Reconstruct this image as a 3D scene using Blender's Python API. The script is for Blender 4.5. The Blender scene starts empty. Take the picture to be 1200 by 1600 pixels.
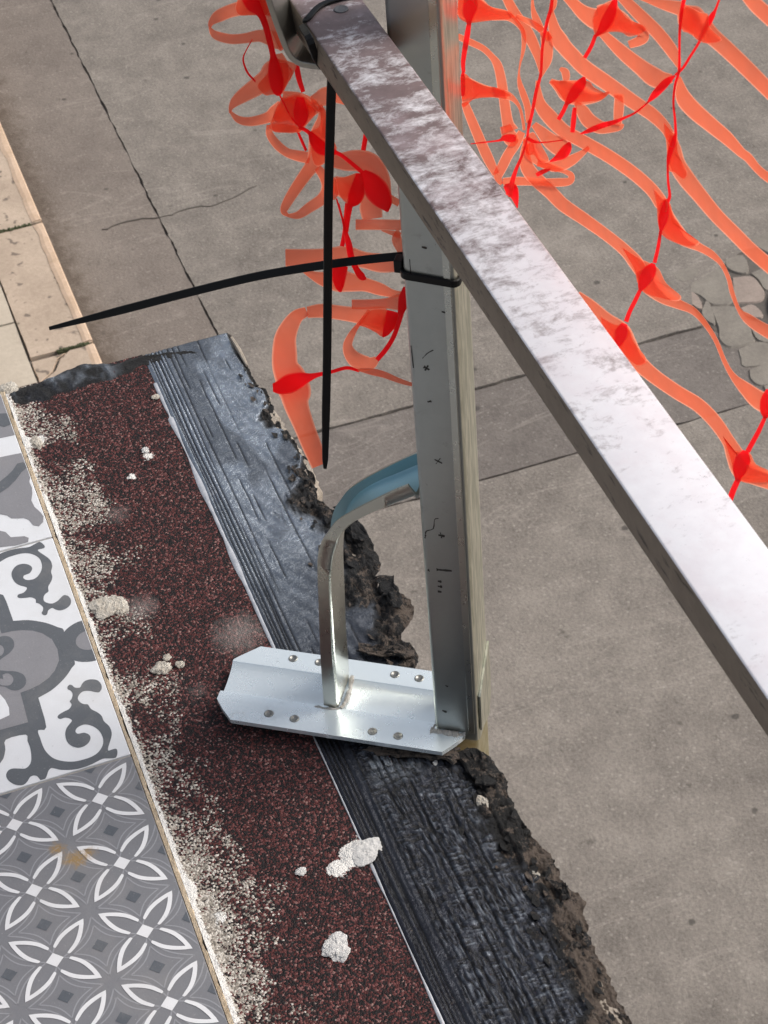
import bpy, math, random
import numpy as np
from mathutils import Matrix, Vector
from mathutils.geometry import tessellate_polygon

random.seed(7)
SC = bpy.context.scene
COL = SC.collection
K = 0.00125            # the survey of the place is in units of 1.25 mm

# ------------------------------------------------------------------ camera, sky, sun, exposure
RC = [[-0.33297468436985844, -0.9408351284917763, -0.06290564811410543],
      [-0.6188033487820762, 0.2683658690335833, -0.738283262626167],
      [0.7114845571794804, -0.2069034106381819, -0.6715509686996264]]
CP = np.array([-851.7, 64.5, 958.5])
FP = 3458.0
cam_d = bpy.data.cameras.new('camera')
cam = bpy.data.objects.new('camera', cam_d)
COL.objects.link(cam)
R = np.array(RC)
M = Matrix(((R[0][0], -R[1][0], -R[2][0], CP[0]*K),
            (R[0][1], -R[1][1], -R[2][1], CP[1]*K),
            (R[0][2], -R[1][2], -R[2][2], CP[2]*K), (0, 0, 0, 1)))
cam.matrix_world = M
cam_d.sensor_fit = 'VERTICAL'
cam_d.sensor_height = 36
cam_d.sensor_width = 27
cam_d.lens = 36*FP/1600
cam_d.clip_start = 0.02
cam_d.clip_end = 200
cam_d.dof.use_dof = True
cam_d.dof.focus_distance = 1.52
cam_d.dof.aperture_fstop = 60
SC.camera = cam

world = bpy.data.worlds.new('World')
SC.world = world
world.use_nodes = True
wn = world.node_tree
wn.nodes.clear()
SUN_EL, SUN_AZ = math.radians(46), math.radians(-98)     # azimuth measured from +X towards +Y
sky = wn.nodes.new('ShaderNodeTexSky')
sky.sky_type = 'NISHITA'
sky.sun_disc = False
sky.sun_elevation = SUN_EL
sky.sun_rotation = math.pi/2 - SUN_AZ
sky.air_density = 1.0
sky.dust_density = 4.0
hs = wn.nodes.new('ShaderNodeHueSaturation')
hs.inputs['Saturation'].default_value = 0.45
bg = wn.nodes.new('ShaderNodeBackground')
bg.inputs['Strength'].default_value = 0.13
wo = wn.nodes.new('ShaderNodeOutputWorld')
wn.links.new(sky.outputs[0], hs.inputs['Color'])
wn.links.new(hs.outputs[0], bg.inputs['Color'])
wn.links.new(bg.outputs[0], wo.inputs['Surface'])

sd = bpy.data.lights.new('sun', 'SUN')
sd.energy = 1.7
sd.angle = math.radians(24)
sd.color = (1.0, 0.95, 0.88)
sun = bpy.data.objects.new('sun', sd)
COL.objects.link(sun)
sv = Vector((math.cos(SUN_EL)*math.cos(SUN_AZ), math.cos(SUN_EL)*math.sin(SUN_AZ), math.sin(SUN_EL)))
sun.rotation_euler = sv.to_track_quat('Z', 'Y').to_euler()

SC.view_settings.view_transform = 'Standard'
SC.view_settings.look = 'None'
SC.view_settings.exposure = 0.25
SC.view_settings.gamma = 1.0
SC.view_settings.use_curve_mapping = False

# ------------------------------------------------------------------ survey helpers
def ray(px, py):
    return R.T @ np.array([(px-600)/FP, (py-800)/FP, 1.0])
def atZ(px, py, z=0.0):
    d = ray(px, py); return CP + d*(z-CP[2])/d[2]
UA = np.array([-.56, -.8285, 0]); UA /= np.linalg.norm(UA)      # along the foot plate, towards the street
VA = np.array([UA[1], -UA[0], 0])                               # across the plate, towards the room side
def atV(px, py, v):
    d = ray(px, py); return CP + d*(v - VA@CP)/(VA@d)
def atY(px, py, y):
    d = ray(px, py); return CP + d*(y-CP[1])/d[1]
def UV(u, v, z): return UA*u + VA*v + np.array([0, 0, z])

_rs = np.random.RandomState(11)
_lat = [_rs.rand(257, 257) for _ in range(12)]
for _l in _lat: _l[256] = _l[0]; _l[:, 256] = _l[:, 0]
def vn(x, y, seed=0):
    l = _lat[seed % 12]
    x = np.mod(np.asarray(x, float)+seed*17.3, 256); y = np.mod(np.asarray(y, float)+seed*5.1, 256)
    xi = x.astype(int); yi = y.astype(int); fx = x-xi; fy = y-yi
    fx = fx*fx*(3-2*fx); fy = fy*fy*(3-2*fy)
    a = l[xi, yi]*(1-fx)+l[xi+1, yi]*fx; b = l[xi, yi+1]*(1-fx)+l[xi+1, yi+1]*fx
    return a*(1-fy)+b*fy
def fbm(x, y, seed=0, o=4):
    s = 0; a = .5; t = 0
    for i in range(o):
        s = s + a*vn(x*2**i, y*2**i, seed+i); t += a; a *= .5
    return s/t
def sst(e0, e1, x):
    t = np.clip((x-e0)/(e1-e0), 0, 1); return t*t*(3-2*t)
def cr(pts, n=6):
    """Catmull-Rom through rows of numbers"""
    P = np.array(pts, float)
    if len(P) < 3: 
        t = np.linspace(0, 1, n+1)[:, None]; return P[0]*(1-t)+P[-1]*t
    Q = np.vstack([2*P[0]-P[1], P, 2*P[-1]-P[-2]]); out = []
    for i in range(1, len(Q)-2):
        for k in range(n):
            t = k/n
            out.append(.5*((2*Q[i])+(-Q[i-1]+Q[i+1])*t+(2*Q[i-1]-5*Q[i]+4*Q[i+1]-Q[i+2])*t*t+(-Q[i-1]+3*Q[i]-3*Q[i+1]+Q[i+2])*t**3))
    out.append(Q[-2]); return np.array(out)

# ------------------------------------------------------------------ object helpers
def empty(name, loc, label=None, cat=None, group=None, kind=None):
    o = bpy.data.objects.new(name, None); COL.objects.link(o)
    o.location = [c*K for c in loc]; o.empty_display_size = .02
    tag(o, label, cat, group, kind); return o
def tag(o, label=None, cat=None, group=None, kind=None):
    if label: o['label'] = label
    if cat: o['category'] = cat
    if group: o['group'] = group
    if kind: o['kind'] = kind
    return o
def wloc(o):
    v = np.zeros(3)
    while o is not None:
        v += np.array(o.location)/K; o = o.parent
    return v
def obj(name, V, F, mats, parent=None, smooth=False, base=None, attrs=None, midx=None):
    V = np.array(V, float).reshape(-1, 3)
    off = wloc(parent) if parent is not None else np.zeros(3)
    b = np.array(base, float) if base is not None else (off if parent is not None else V.mean(0))
    me = bpy.data.meshes.new(name)
    me.from_pydata(((V-b)*K).tolist(), [], [list(f) for f in F])
    if not isinstance(mats, (list, tuple)): mats = [mats]
    for m in mats: me.materials.append(m)
    if midx is not None: me.polygons.foreach_set('material_index', midx)
    if smooth: me.polygons.foreach_set('use_smooth', [True]*len(me.polygons))
    if attrs:
        for k, a in attrs.items():
            at = me.attributes.new(k, 'FLOAT', 'POINT'); at.data.foreach_set('value', np.asarray(a, float).ravel())
    me.update()
    o = bpy.data.objects.new(name, me); COL.objects.link(o)
    o.location = ((b-off)*K).tolist()
    if parent is not None: o.parent = parent
    return o
def bevel(o, w, seg=2, ang=35):
    m = o.modifiers.new('bevel', 'BEVEL'); m.width = w*K; m.segments = seg; m.limit_method = 'ANGLE'; m.angle_limit = math.radians(ang)
    return o
class MB:
    def __init__(s): s.V = []; s.F = []
    def add(s, V, F):
        n = len(s.V); s.V += [list(map(float, v)) for v in V]; s.F += [[i+n for i in f] for f in F]; return s
    def prism(s, poly, z0, z1):
        """poly: list of xy, extruded z0..z1"""
        n = len(poly)
        V = [(p[0], p[1], z0) for p in poly]+[(p[0], p[1], z1) for p in poly]
        tri = tessellate_polygon([[Vector((p[0], p[1], 0)) for p in poly]])
        F = [[i, (i+1) % n, (i+1) % n+n, i+n] for i in range(n)]
        F += [[a+n, b+n, c+n] for a, b, c in tri]+[[c, b, a] for a, b, c in tri]
        return s.add(V, F)
    def loft(s, rings, closed=True, cap=True):
        n = len(rings[0]); V = [p for r in rings for p in r]; F = []
        for k in range(len(rings)-1):
            for i in range(n if closed else n-1):
                j = (i+1) % n
                F.append([k*n+i, k*n+j, (k+1)*n+j, (k+1)*n+i])
        if cap and closed:
            F.append(list(range(n))[::-1]); F.append([(len(rings)-1)*n+i for i in range(n)])
        return s.add(V, F)
    def box(s, c, h, ax=None):
        ax = ax or (np.array([1, 0, 0]), np.array([0, 1, 0]), np.array([0, 0, 1])); c = np.array(c, float)
        V = [c+ax[0]*h[0]*a+ax[1]*h[1]*b+ax[2]*h[2]*d for a in (-1, 1) for b in (-1, 1) for d in (-1, 1)]
        return s.add(V, [[0, 1, 3, 2], [4, 6, 7, 5], [0, 4, 5, 1], [2, 3, 7, 6], [0, 2, 6, 4], [1, 5, 7, 3]])
    def tube(s, pts, r, n=8, cap=True):
        pts = [np.array(p, float) for p in pts]; rings = []
        for i, p in enumerate(pts):
            d = pts[min(i+1, len(pts)-1)]-pts[max(i-1, 0)]; d /= np.linalg.norm(d)
            a = np.cross(d, [0, 0, 1.]) if abs(d[2]) < .9 else np.cross(d, [1., 0, 0]); a /= np.linalg.norm(a); b = np.cross(d, a)
            rr = r[i] if hasattr(r, '__len__') else r
            rings.append([p+rr*(a*math.cos(t)+b*math.sin(t)) for t in np.linspace(0, 2*math.pi, n, False)])
        return s.loft(rings, True, cap)
    def build(s, name, mat, parent=None, **k): return obj(name, s.V, s.F, mat, parent, **k)
def fixn(o):
    import bmesh
    bm = bmesh.new(); bm.from_mesh(o.data); bmesh.ops.recalc_face_normals(bm, faces=bm.faces); bm.to_mesh(o.data); bm.free(); return o

# ------------------------------------------------------------------ material helpers
class NT:
    def __init__(s, name):
        s.m = bpy.data.materials.new(name); s.m.use_nodes = True; s.t = s.m.node_tree
        s.b = s.t.nodes['Principled BSDF']; s.o = s.t.nodes['Material Output']
        s.tc = s.t.nodes.new('ShaderNodeTexCoord').outputs['Object']
    def set(s, k, v):
        i = s.b.inputs[k]
        if hasattr(v, 'is_linked'): s.t.links.new(v, i)
        else: i.default_value = v
        return s
    def L(s, a, b): s.t.links.new(a, b)
    def noise(s, scale, detail=4, rough=.55, vec=None, dist=0, stretch=None, rot=None):
        n = s.t.nodes.new('ShaderNodeTexNoise'); n.inputs['Scale'].default_value = scale
        n.inputs['Detail'].default_value = detail; n.inputs['Roughness'].default_value = rough; n.inputs['Distortion'].default_value = dist
        v = vec or s.tc
        if stretch or rot:
            mp = s.t.nodes.new('ShaderNodeMapping'); s.L(v, mp.inputs[0]); v = mp.outputs[0]
            if stretch: mp.inputs['Scale'].default_value = stretch
            if rot: mp.inputs['Rotation'].default_value = rot
        s.L(v, n.inputs['Vector']); return n.outputs['Fac']
    def vor(s, scale, feature='F1', out='Distance', vec=None, rnd=1):
        n = s.t.nodes.new('ShaderNodeTexVoronoi'); n.inputs['Scale'].default_value = scale; n.feature = feature
        n.inputs['Randomness'].default_value = rnd
        s.L(vec or s.tc, n.inputs['Vector']); return n.outputs[out]
    def ramp(s, fac, stops):
        r = s.t.nodes.new('ShaderNodeValToRGB'); e = r.color_ramp.elements
        while len(e) < len(stops): e.new(.5)
        for i, (p, c) in enumerate(stops):
            e[i].position = p; e[i].color = (c, c, c, 1) if not hasattr(c, '__len__') else (*c, 1)
        s.L(fac, r.inputs[0]); return r.outputs[0]
    def mix(s, f, a, b, mode='MIX'):
        n = s.t.nodes.new('ShaderNodeMix'); n.data_type = 'RGBA'; n.blend_type = mode
        for inp, v in ((n.inputs[0], f), (n.inputs[6], a), (n.inputs[7], b)):
            if hasattr(v, 'is_linked'): s.L(v, inp)
            elif hasattr(v, '__len__'): inp.default_value = (*v, 1)
            else: inp.default_value = v
        return n.outputs[2]
    def math(s, op, a, b=0, c=0):
        n = s.t.nodes.new('ShaderNodeMath'); n.operation = op; n.use_clamp = False
        for i, v in enumerate((a, b, c)):
            if hasattr(v, 'is_linked'): s.L(v, n.inputs[i])
            else: n.inputs[i].default_value = v
        return n.outputs[0]
    def attr(s, name):
        n = s.t.nodes.new('ShaderNodeAttribute'); n.attribute_name = name; return n.outputs['Fac']
    def xyz(s):
        n = s.t.nodes.new('ShaderNodeSeparateXYZ'); s.L(s.tc, n.inputs[0]); return n.outputs
    def bump(s, h, strength=.3, dist=.001, prev=None):
        n = s.t.nodes.new('ShaderNodeBump'); n.inputs['Strength'].default_value = strength; n.inputs['Distance'].default_value = dist
        s.L(h, n.inputs['Height'])
        if prev: s.L(prev, n.inputs['Normal'])
        s.L(n.outputs[0], s.b.inputs['Normal']); return n.outputs[0]

def stone_mat(name, c0, c1, rough=.85, big=3, small=60, bump=.4, spots=None):
    n = NT(name)
    a = n.noise(big, 5, .6); b = n.noise(small, 4, .7)
    f = n.math('ADD', n.math('MULTIPLY', a, .6), n.math('MULTIPLY', b, .4))
    c = n.ramp(f, [(.34, c0), (.66, c1)])
    if spots:
        sp = n.ramp(n.noise(spots[0], 2, .5), [(spots[1], 0), (spots[1]+.05, 1)])
        c = n.mix(sp, c, spots[2])
    n.set('Base Color', c).set('Roughness', rough)
    n.bump(n.noise(small*2.2, 4, .7), bump, .003)
    return n.m

# road: worn grey-brown concrete asphalt, with paler and darker patches, dots of chewing gum and oil
def road_mat(name, c0, c1, agg=.5, gutter=False):
    n = NT(name)
    big = n.noise(1.3, 3, .5); mid = n.noise(9, 6, .7); fine = n.noise(105, 3, .75); grit = n.noise(260, 2, .7)
    f = n.math('ADD', n.math('ADD', n.math('MULTIPLY', big, .22), n.math('MULTIPLY', mid, .30)), n.math('ADD', n.math('MULTIPLY', fine, .32), n.math('MULTIPLY', grit, .16)))
    c = n.ramp(f, [(.40, c0), (.60, c1)])
    vt = n.t.nodes.new('ShaderNodeTexVoronoi'); vt.inputs['Scale'].default_value = 85; n.L(n.tc, vt.inputs['Vector'])
    cc_ = n.t.nodes.new('ShaderNodeSeparateColor'); n.L(vt.outputs['Color'], cc_.inputs[0])
    pale = n.math('MULTIPLY', n.ramp(vt.outputs['Distance'], [(.25, 1), (.42, 0)]), n.ramp(cc_.outputs[0], [(.80, 0), (.84, 1)]))
    c = n.mix(n.math('MULTIPLY', pale, agg), c, (.46, .42, .37))
    drk = n.math('MULTIPLY', n.ramp(vt.outputs['Distance'], [(.3, 1), (.5, 0)]), n.ramp(cc_.outputs[1], [(.78, 0), (.82, 1)]))
    c = n.mix(n.math('MULTIPLY', drk, agg*.8), c, (.10, .09, .08))
    dk = n.ramp(n.noise(13, 4, .6), [(.66, 0), (.73, 1)])
    c = n.mix(n.math('MULTIPLY', dk, .55), c, (.075, .064, .055))
    gum = n.vor(5.5); gm_ = n.ramp(n.math('ADD', gum, n.math('MULTIPLY', n.noise(60, 3, .6), .06)), [(.075, 1), (.10, 0)])
    c = n.mix(n.math('MULTIPLY', gm_, .7), c, (.05, .045, .04))
    sc = n.ramp(n.noise(1, 4, .6, stretch=(3.2, .8, 1), rot=(0, 0, .75), dist=.6), [(.493, 0), (.5, 1), (.507, 0)])
    c = n.mix(n.math('MULTIPLY', sc, .22), c, (.44, .39, .34))
    if gutter:
        x, y, z = n.xyz()
        e = n.math('ADD', n.math('MULTIPLY', n.math('SUBTRACT', y, (-640+1500)*K), 7.0), n.math('MULTIPLY', n.math('SUBTRACT', n.noise(18, 6, .75), .5), 2.4))
        c = n.mix(n.math('MULTIPLY', n.ramp(e, [(.35, 0), (1.0, 1)]), .75), c, (.085, .064, .048))  # dirt along the kerb, with its contact shadow darkened into the colour
    n.set('Base Color', c).set('Roughness', .82)
    n.set('Specular IOR Level', .3)
    n.bump(n.math('ADD', fine, n.math('MULTIPLY', n.noise(60, 4, .7), .6)), .6, .005)
    return n.m

M_road = road_mat('road_concrete', (.135, .117, .102), (.300, .264, .228), .3)
M_road2 = road_mat('road_patch', (.125, .108, .096), (.215, .188, .168), .25)
M_road3 = road_mat('road_gutter', (.155, .128, .110), (.255, .217, .186), .25, True)
M_joint = stone_mat('joint_dirt', (.08, .069, .06), (.14, .122, .105))
M_kerb = stone_mat('kerb_stone', (.36, .275, .205), (.54, .425, .325), .8, 5, 70, .5, (22, .62, (.20, .155, .12)))
M_kerbe = stone_mat('kerb_edge_highlight', (.52, .36, .24), (.70, .52, .38), .8, 9, 70, .4)  # worn kerb edge, its highlight put into a paler orange
M_pave = stone_mat('paving_stone', (.42, .35, .27), (.56, .48, .38), .85, 4, 60, .35, (15, .7, (.2, .16, .12)))
M_cob = stone_mat('cobble_stone', (.17, .148, .125), (.28, .25, .21), .8, 9, 80, .5)
M_cobp = stone_mat('cobble_pink', (.24, .19, .16), (.36, .29, .245), .8, 9, 80, .5)
M_moss = stone_mat('moss', (.045, .05, .022), (.09, .10, .045), .95, 20, 200, .8)
M_conc = stone_mat('rough_concrete', (.40, .33, .26), (.62, .54, .45), .9, 30, 300, 1)
M_mortar = stone_mat('old_mortar', (.50, .44, .36), (.82, .77, .68), .9, 60, 500, .8)
M_white = stone_mat('white_plaster', (.74, .72, .69), (.90, .88, .85), .9, 80, 600, .8)
M_grout = stone_mat('ochre_grout', (.50, .37, .23), (.80, .66, .48), .9, 50, 400, .6)

def tile_mat(name, c, var=.06, stain=False):
    n = NT(name)
    f = n.noise(60, 5, .7); g = n.noise(900, 2, .6)
    k = n.math('ADD', n.math('MULTIPLY', f, var*2), n.math('MULTIPLY', g, var*2.2))
    k = n.math('ADD', k, 1-var*2.1)
    rgb = n.t.nodes.new('ShaderNodeCombineXYZ')
    for i in range(3): n.L(n.math('MULTIPLY', k, c[i]), rgb.inputs[i])
    col = rgb.outputs[0]
    sc = n.ramp(n.noise(230, 3, .5), [(.70, 0), (.76, 1)])
    col = n.mix(n.math('MULTIPLY', sc, .35), col, (.12, .12, .125))
    if stain:
        x, y, z = n.xyz()
        for (sx, sy, r) in stain:
            d = n.math('POWER', n.math('ADD', n.math('POWER', n.math('SUBTRACT', x, sx*K), 2), n.math('POWER', n.math('SUBTRACT', y, sy*K), 2)), .5)
            q = n.math('ADD', n.math('DIVIDE', d, r*K), n.math('MULTIPLY', n.math('SUBTRACT', n.noise(220, 4, .7), .5), 2.2))
            col = n.mix(n.math('MULTIPLY', n.math('MULTIPLY', n.ramp(q, [(.2, 1), (1.0, 0)]), n.ramp(n.noise(620, 3, .7), [(.35, .35), (.6, 1)])), .8), col, (.34, .20, .045))
    du = n.ramp(n.noise(14, 6, .7), [(.5, 0), (.75, 1)])
    col = n.mix(n.math('MULTIPLY', du, .22), col, (.40, .37, .33))
    dt = n.ramp(n.noise(480, 3, .6), [(.66, 0), (.72, 1)])
    col = n.mix(n.math('MULTIPLY', dt, .30), col, (.5, .48, .45))
    n.set('Base Color', col).set('Roughness', n.math('ADD', .34, n.math('MULTIPLY', n.noise(25, 5, .7), .3)))
    n.set('Specular IOR Level', .35)
    n.bump(n.noise(700, 3, .6), .08, .001)
    return n.m
_st = []
for _p, _r in (((90, 1326), 6), ((113, 1341), 8), ((124, 1343), 6), ((140, 1333), 5)):
    _q = atZ(*_p); _st.append((_q[0], _q[1], _r))
# (the tiles keep the world origin as their own, so the rust stain lands where it lies)
T_WHITE = tile_mat('tile_white', (.66, .67, .69), .05)
T_DARK = tile_mat('tile_dark', (.105, .113, .125), .14)
T_MID = tile_mat('tile_mid', (.225, .222, .235), .12)
T_GREY = tile_mat('tile_grey', (.185, .187, .20), .10, _st)
T_LINE = tile_mat('tile_line', (.28, .283, .30), .10, _st)
T_WHITE2 = tile_mat('tile_white_line', (.70, .70, .71), .05, _st)
T_DIAM = tile_mat('tile_diamond', (.095, .105, .12), .14, _st)
M_side = stone_mat('tile_side', (.3, .28, .25), (.4, .38, .35))

# red mineral granules
def granule_mat():
    n = NT('red_granules')
    vt = n.t.nodes.new('ShaderNodeTexVoronoi'); vt.inputs['Scale'].default_value = 720; n.L(n.tc, vt.inputs['Vector'])
    cell = n.t.nodes.new('ShaderNodeSeparateColor'); n.L(vt.outputs['Color'], cell.inputs[0])
    red = n.ramp(cell.outputs[0], [(.0, (.008, .007, .007)), (.46, (.016, .011, .012)), (.62, (.058, .016, .015)), (.84, (.105, .030, .027)), (.94, (.17, .065, .062)), (1, (.27, .16, .14))])
    dust = n.attr('dust')
    beige = n.ramp(cell.outputs[1], [(.0, (.17, .15, .125)), (.5, (.36, .32, .27)), (1, (.62, .58, .52))])
    k = n.math('ADD', dust, n.math('MULTIPLY', n.math('SUBTRACT', cell.outputs[2], .5), 1.15))
    k = n.math('ADD', k, n.math('MULTIPLY', n.math('SUBTRACT', n.noise(75, 4, .7), .5), 1.1))
    f = n.ramp(k, [(.43, 0), (.55, 1)])
    c = n.mix(f, red, beige)
    pl = n.ramp(n.math('ADD', n.attr('plaster'), n.math('MULTIPLY', n.math('SUBTRACT', n.noise(420, 4, .7), .5), 1.1)), [(.5, 0), (.56, 1)])
    c = n.mix(pl, c, (.72, .70, .66))
    film = n.ramp(n.math('ADD', n.attr('haze'), n.math('MULTIPLY', n.math('SUBTRACT', n.noise(160, 5, .7), .5), .7)), [(.3, 0), (.9, 1)])
    c = n.mix(n.math('MULTIPLY', film, .5), c, (.33, .29, .27))
    n.set('Base Color', c).set('Roughness', .75)
    n.set('Specular IOR Level', .3)
    h = n.math('SUBTRACT', 1, vt.outputs['Distance'])
    n.bump(h, .9, .0009)
    return n.m
M_gran = granule_mat()

def film_mat():
    n = NT('bitumen_film')
    sil = n.attr('silver_sheen'); rough = n.attr('rough'); dirt = n.attr('dirt')
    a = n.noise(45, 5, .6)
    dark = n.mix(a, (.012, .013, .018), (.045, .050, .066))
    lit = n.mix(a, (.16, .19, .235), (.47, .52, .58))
    c = n.mix(sil, dark, lit)  # paler colour stands in for mirrored sky on the film
    c = n.mix(n.attr('groove'), c, (.010, .009, .008))
    tar = n.mix(n.noise(260, 4, .7), (.007, .007, .008), (.045, .042, .040))
    c = n.mix(rough, c, tar)
    dk = n.ramp(n.math('ADD', dirt, n.math('MULTIPLY', n.math('SUBTRACT', n.noise(120, 8, .85), .5), 3.4)), [(.5, 0), (.6, 1)])
    c = n.mix(dk, c, n.mix(n.noise(500, 3, .6), (.07, .052, .043), (.33, .255, .20)))
    n.set('Base Color', c)
    n.set('Metallic', n.math('MULTIPLY', n.math('SUBTRACT', 1, rough), n.math('ADD', .55, n.math('MULTIPLY', sil, .25))))
    n.set('Roughness', n.math('ADD', n.math('MULTIPLY', rough, .3), n.math('ADD', .12, n.math('MULTIPLY', n.noise(60, 5, .65), .24))))
    wrk = n.noise(130, 6, .7, dist=2.5, stretch=(1, .7, 1))
    b0 = n.bump(n.ramp(wrk, [(.46, 0), (.5, 1), (.54, 0)]), .35, .0012)
    b = n.bump(n.noise(420, 5, .65), .3, .001, b0)
    n.bump(n.math('MULTIPLY', n.noise(700, 5, .8), rough), 1.0, .006, b)
    return n.m
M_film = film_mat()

def simple(name, c, rough=.5, metal=0, spec=.5, nz=None, bump=0):
    n = NT(name)
    if nz: n.set('Base Color', n.ramp(n.noise(nz[0], 4, .6), [(.35, c), (.65, nz[1])]))
    else: n.set('Base Color', (*c, 1))
    n.set('Roughness', rough).set('Metallic', metal).set('Specular IOR Level', spec)
    if bump: n.bump(n.noise(500, 4, .7), bump, .001)
    return n.m
M_foil = simple('torn_foil', (.78, .78, .79), .28, .6, .5, (120, (.55, .56, .58)), .2)
M_black = simple('black_nylon', (.004, .004, .004), .42, 0, .22)
M_plug = simple('grey_plug', (.12, .12, .125), .5, .3)

def zinc(name, c0, c1, rough=.34, streak=None, dirt=0, marks=True, metal=1.0):
    n = NT(name)
    a = n.noise(14, 4, .6); b = n.noise(160, 4, .65)
    c = n.mix(n.math('ADD', n.math('MULTIPLY', a, .6), n.math('MULTIPLY', b, .4)), c0, c1)
    if streak:
        s = n.noise(1, 4, .6, stretch=streak[0], rot=streak[2] if len(streak) > 2 else None)
        c = n.mix(n.ramp(s, [(.42, 0), (.6, 1)]), c, streak[1])
    r = n.math('ADD', rough-.08, n.math('MULTIPLY', n.noise(70, 4, .7), .18))
    met = metal
    if marks:
        mk = n.ramp(n.noise(150, 6, .78, dist=1.5), [(.675, 0), (.70, 1)])
        c = n.mix(n.math('MULTIPLY', mk, .75), c, (.06, .055, .05))
    if dirt:
        dk = n.ramp(n.noise(26, 6, .75), [(.60, 0), (.68, 1)])
        c = n.mix(n.math('MULTIPLY', dk, dirt), c, (.16, .14, .12))
        met = n.math('SUBTRACT', metal, n.math('MULTIPLY', dk, dirt*.7))
    n.set('Base Color', c).set('Roughness', r).set('Metallic', met)
    n.bump(n.noise(900, 3, .6), .05, .0006)
    return n.m
M_post = zinc('zinc_post', (.36, .385, .375), (.47, .495, .475), .38, None, .35)
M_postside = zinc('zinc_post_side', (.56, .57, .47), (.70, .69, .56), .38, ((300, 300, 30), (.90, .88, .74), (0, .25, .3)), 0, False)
M_plate = zinc('zinc_plate', (.84, .94, .98), (.95, 1.0, 1.0), .25, None, .3, True, .62)
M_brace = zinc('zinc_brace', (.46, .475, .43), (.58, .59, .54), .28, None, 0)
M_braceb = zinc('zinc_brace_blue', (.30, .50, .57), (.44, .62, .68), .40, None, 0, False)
M_hook = zinc('zinc_hook', (.26, .26, .245), (.40, .385, .35), .4, None, .3)
M_weld = stone_mat('weld_scale', (.30, .27, .23), (.62, .60, .56), .4, 120, 700, .6)
M_lower = simple('yellow_zinc', (.45, .38, .20), .4, .8, .5, (100, (.55, .50, .34)), .2)

def rail_mat(top=True):
    n = NT('rail_top' if top else 'rail_side')
    x, y, z = n.xyz()
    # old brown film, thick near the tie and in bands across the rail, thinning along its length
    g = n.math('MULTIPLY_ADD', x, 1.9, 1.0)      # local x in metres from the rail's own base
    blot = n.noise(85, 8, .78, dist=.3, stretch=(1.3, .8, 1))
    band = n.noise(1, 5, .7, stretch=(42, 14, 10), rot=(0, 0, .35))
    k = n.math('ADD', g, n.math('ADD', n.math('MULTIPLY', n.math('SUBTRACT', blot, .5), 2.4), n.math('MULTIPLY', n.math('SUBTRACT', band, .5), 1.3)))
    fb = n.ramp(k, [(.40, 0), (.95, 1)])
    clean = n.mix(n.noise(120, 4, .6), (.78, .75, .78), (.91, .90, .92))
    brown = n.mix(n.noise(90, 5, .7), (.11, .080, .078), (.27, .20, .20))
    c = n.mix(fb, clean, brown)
    mk = n.ramp(n.noise(150, 7, .8, dist=2.5, stretch=(1.6, .6, 1)), [(.66, 0), (.69, 1)])
    c = n.mix(n.math('MULTIPLY', mk, .65), c, (.10, .085, .09))
    wv = n.ramp(n.noise(1, 7, .75, stretch=(46, 22, 20), rot=(0, 0, .25)), [(.60, 0), (.68, 1)])
    c = n.mix(n.math('MULTIPLY', wv, .5), c, (.30, .26, .27))
    pit = n.ramp(n.noise(210, 7, .88, stretch=(1.5, .7, 1)), [(.625, 0), (.655, 1)])
    c = n.mix(n.math('MULTIPLY', pit, .6), c, (.16, .14, .145))
    pk = n.ramp(n.noise(24, 5, .65), [(.52, 0), (.66, 1)])
    c = n.mix(n.math('MULTIPLY', pk, .22), c, (.68, .55, .58))
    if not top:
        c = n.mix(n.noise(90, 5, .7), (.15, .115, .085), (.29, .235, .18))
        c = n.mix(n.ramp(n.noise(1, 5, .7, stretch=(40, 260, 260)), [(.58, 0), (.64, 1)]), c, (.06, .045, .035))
    n.set('Base Color', c)
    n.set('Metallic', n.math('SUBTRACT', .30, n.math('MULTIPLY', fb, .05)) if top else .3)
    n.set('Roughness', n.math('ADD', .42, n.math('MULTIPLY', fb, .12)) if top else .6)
    b = n.bump(n.noise(160, 6, .7, stretch=(1, .6, 1)), .16, .0012)
    return n.m
M_railt, M_rails = rail_mat(True), rail_mat(False)

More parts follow.
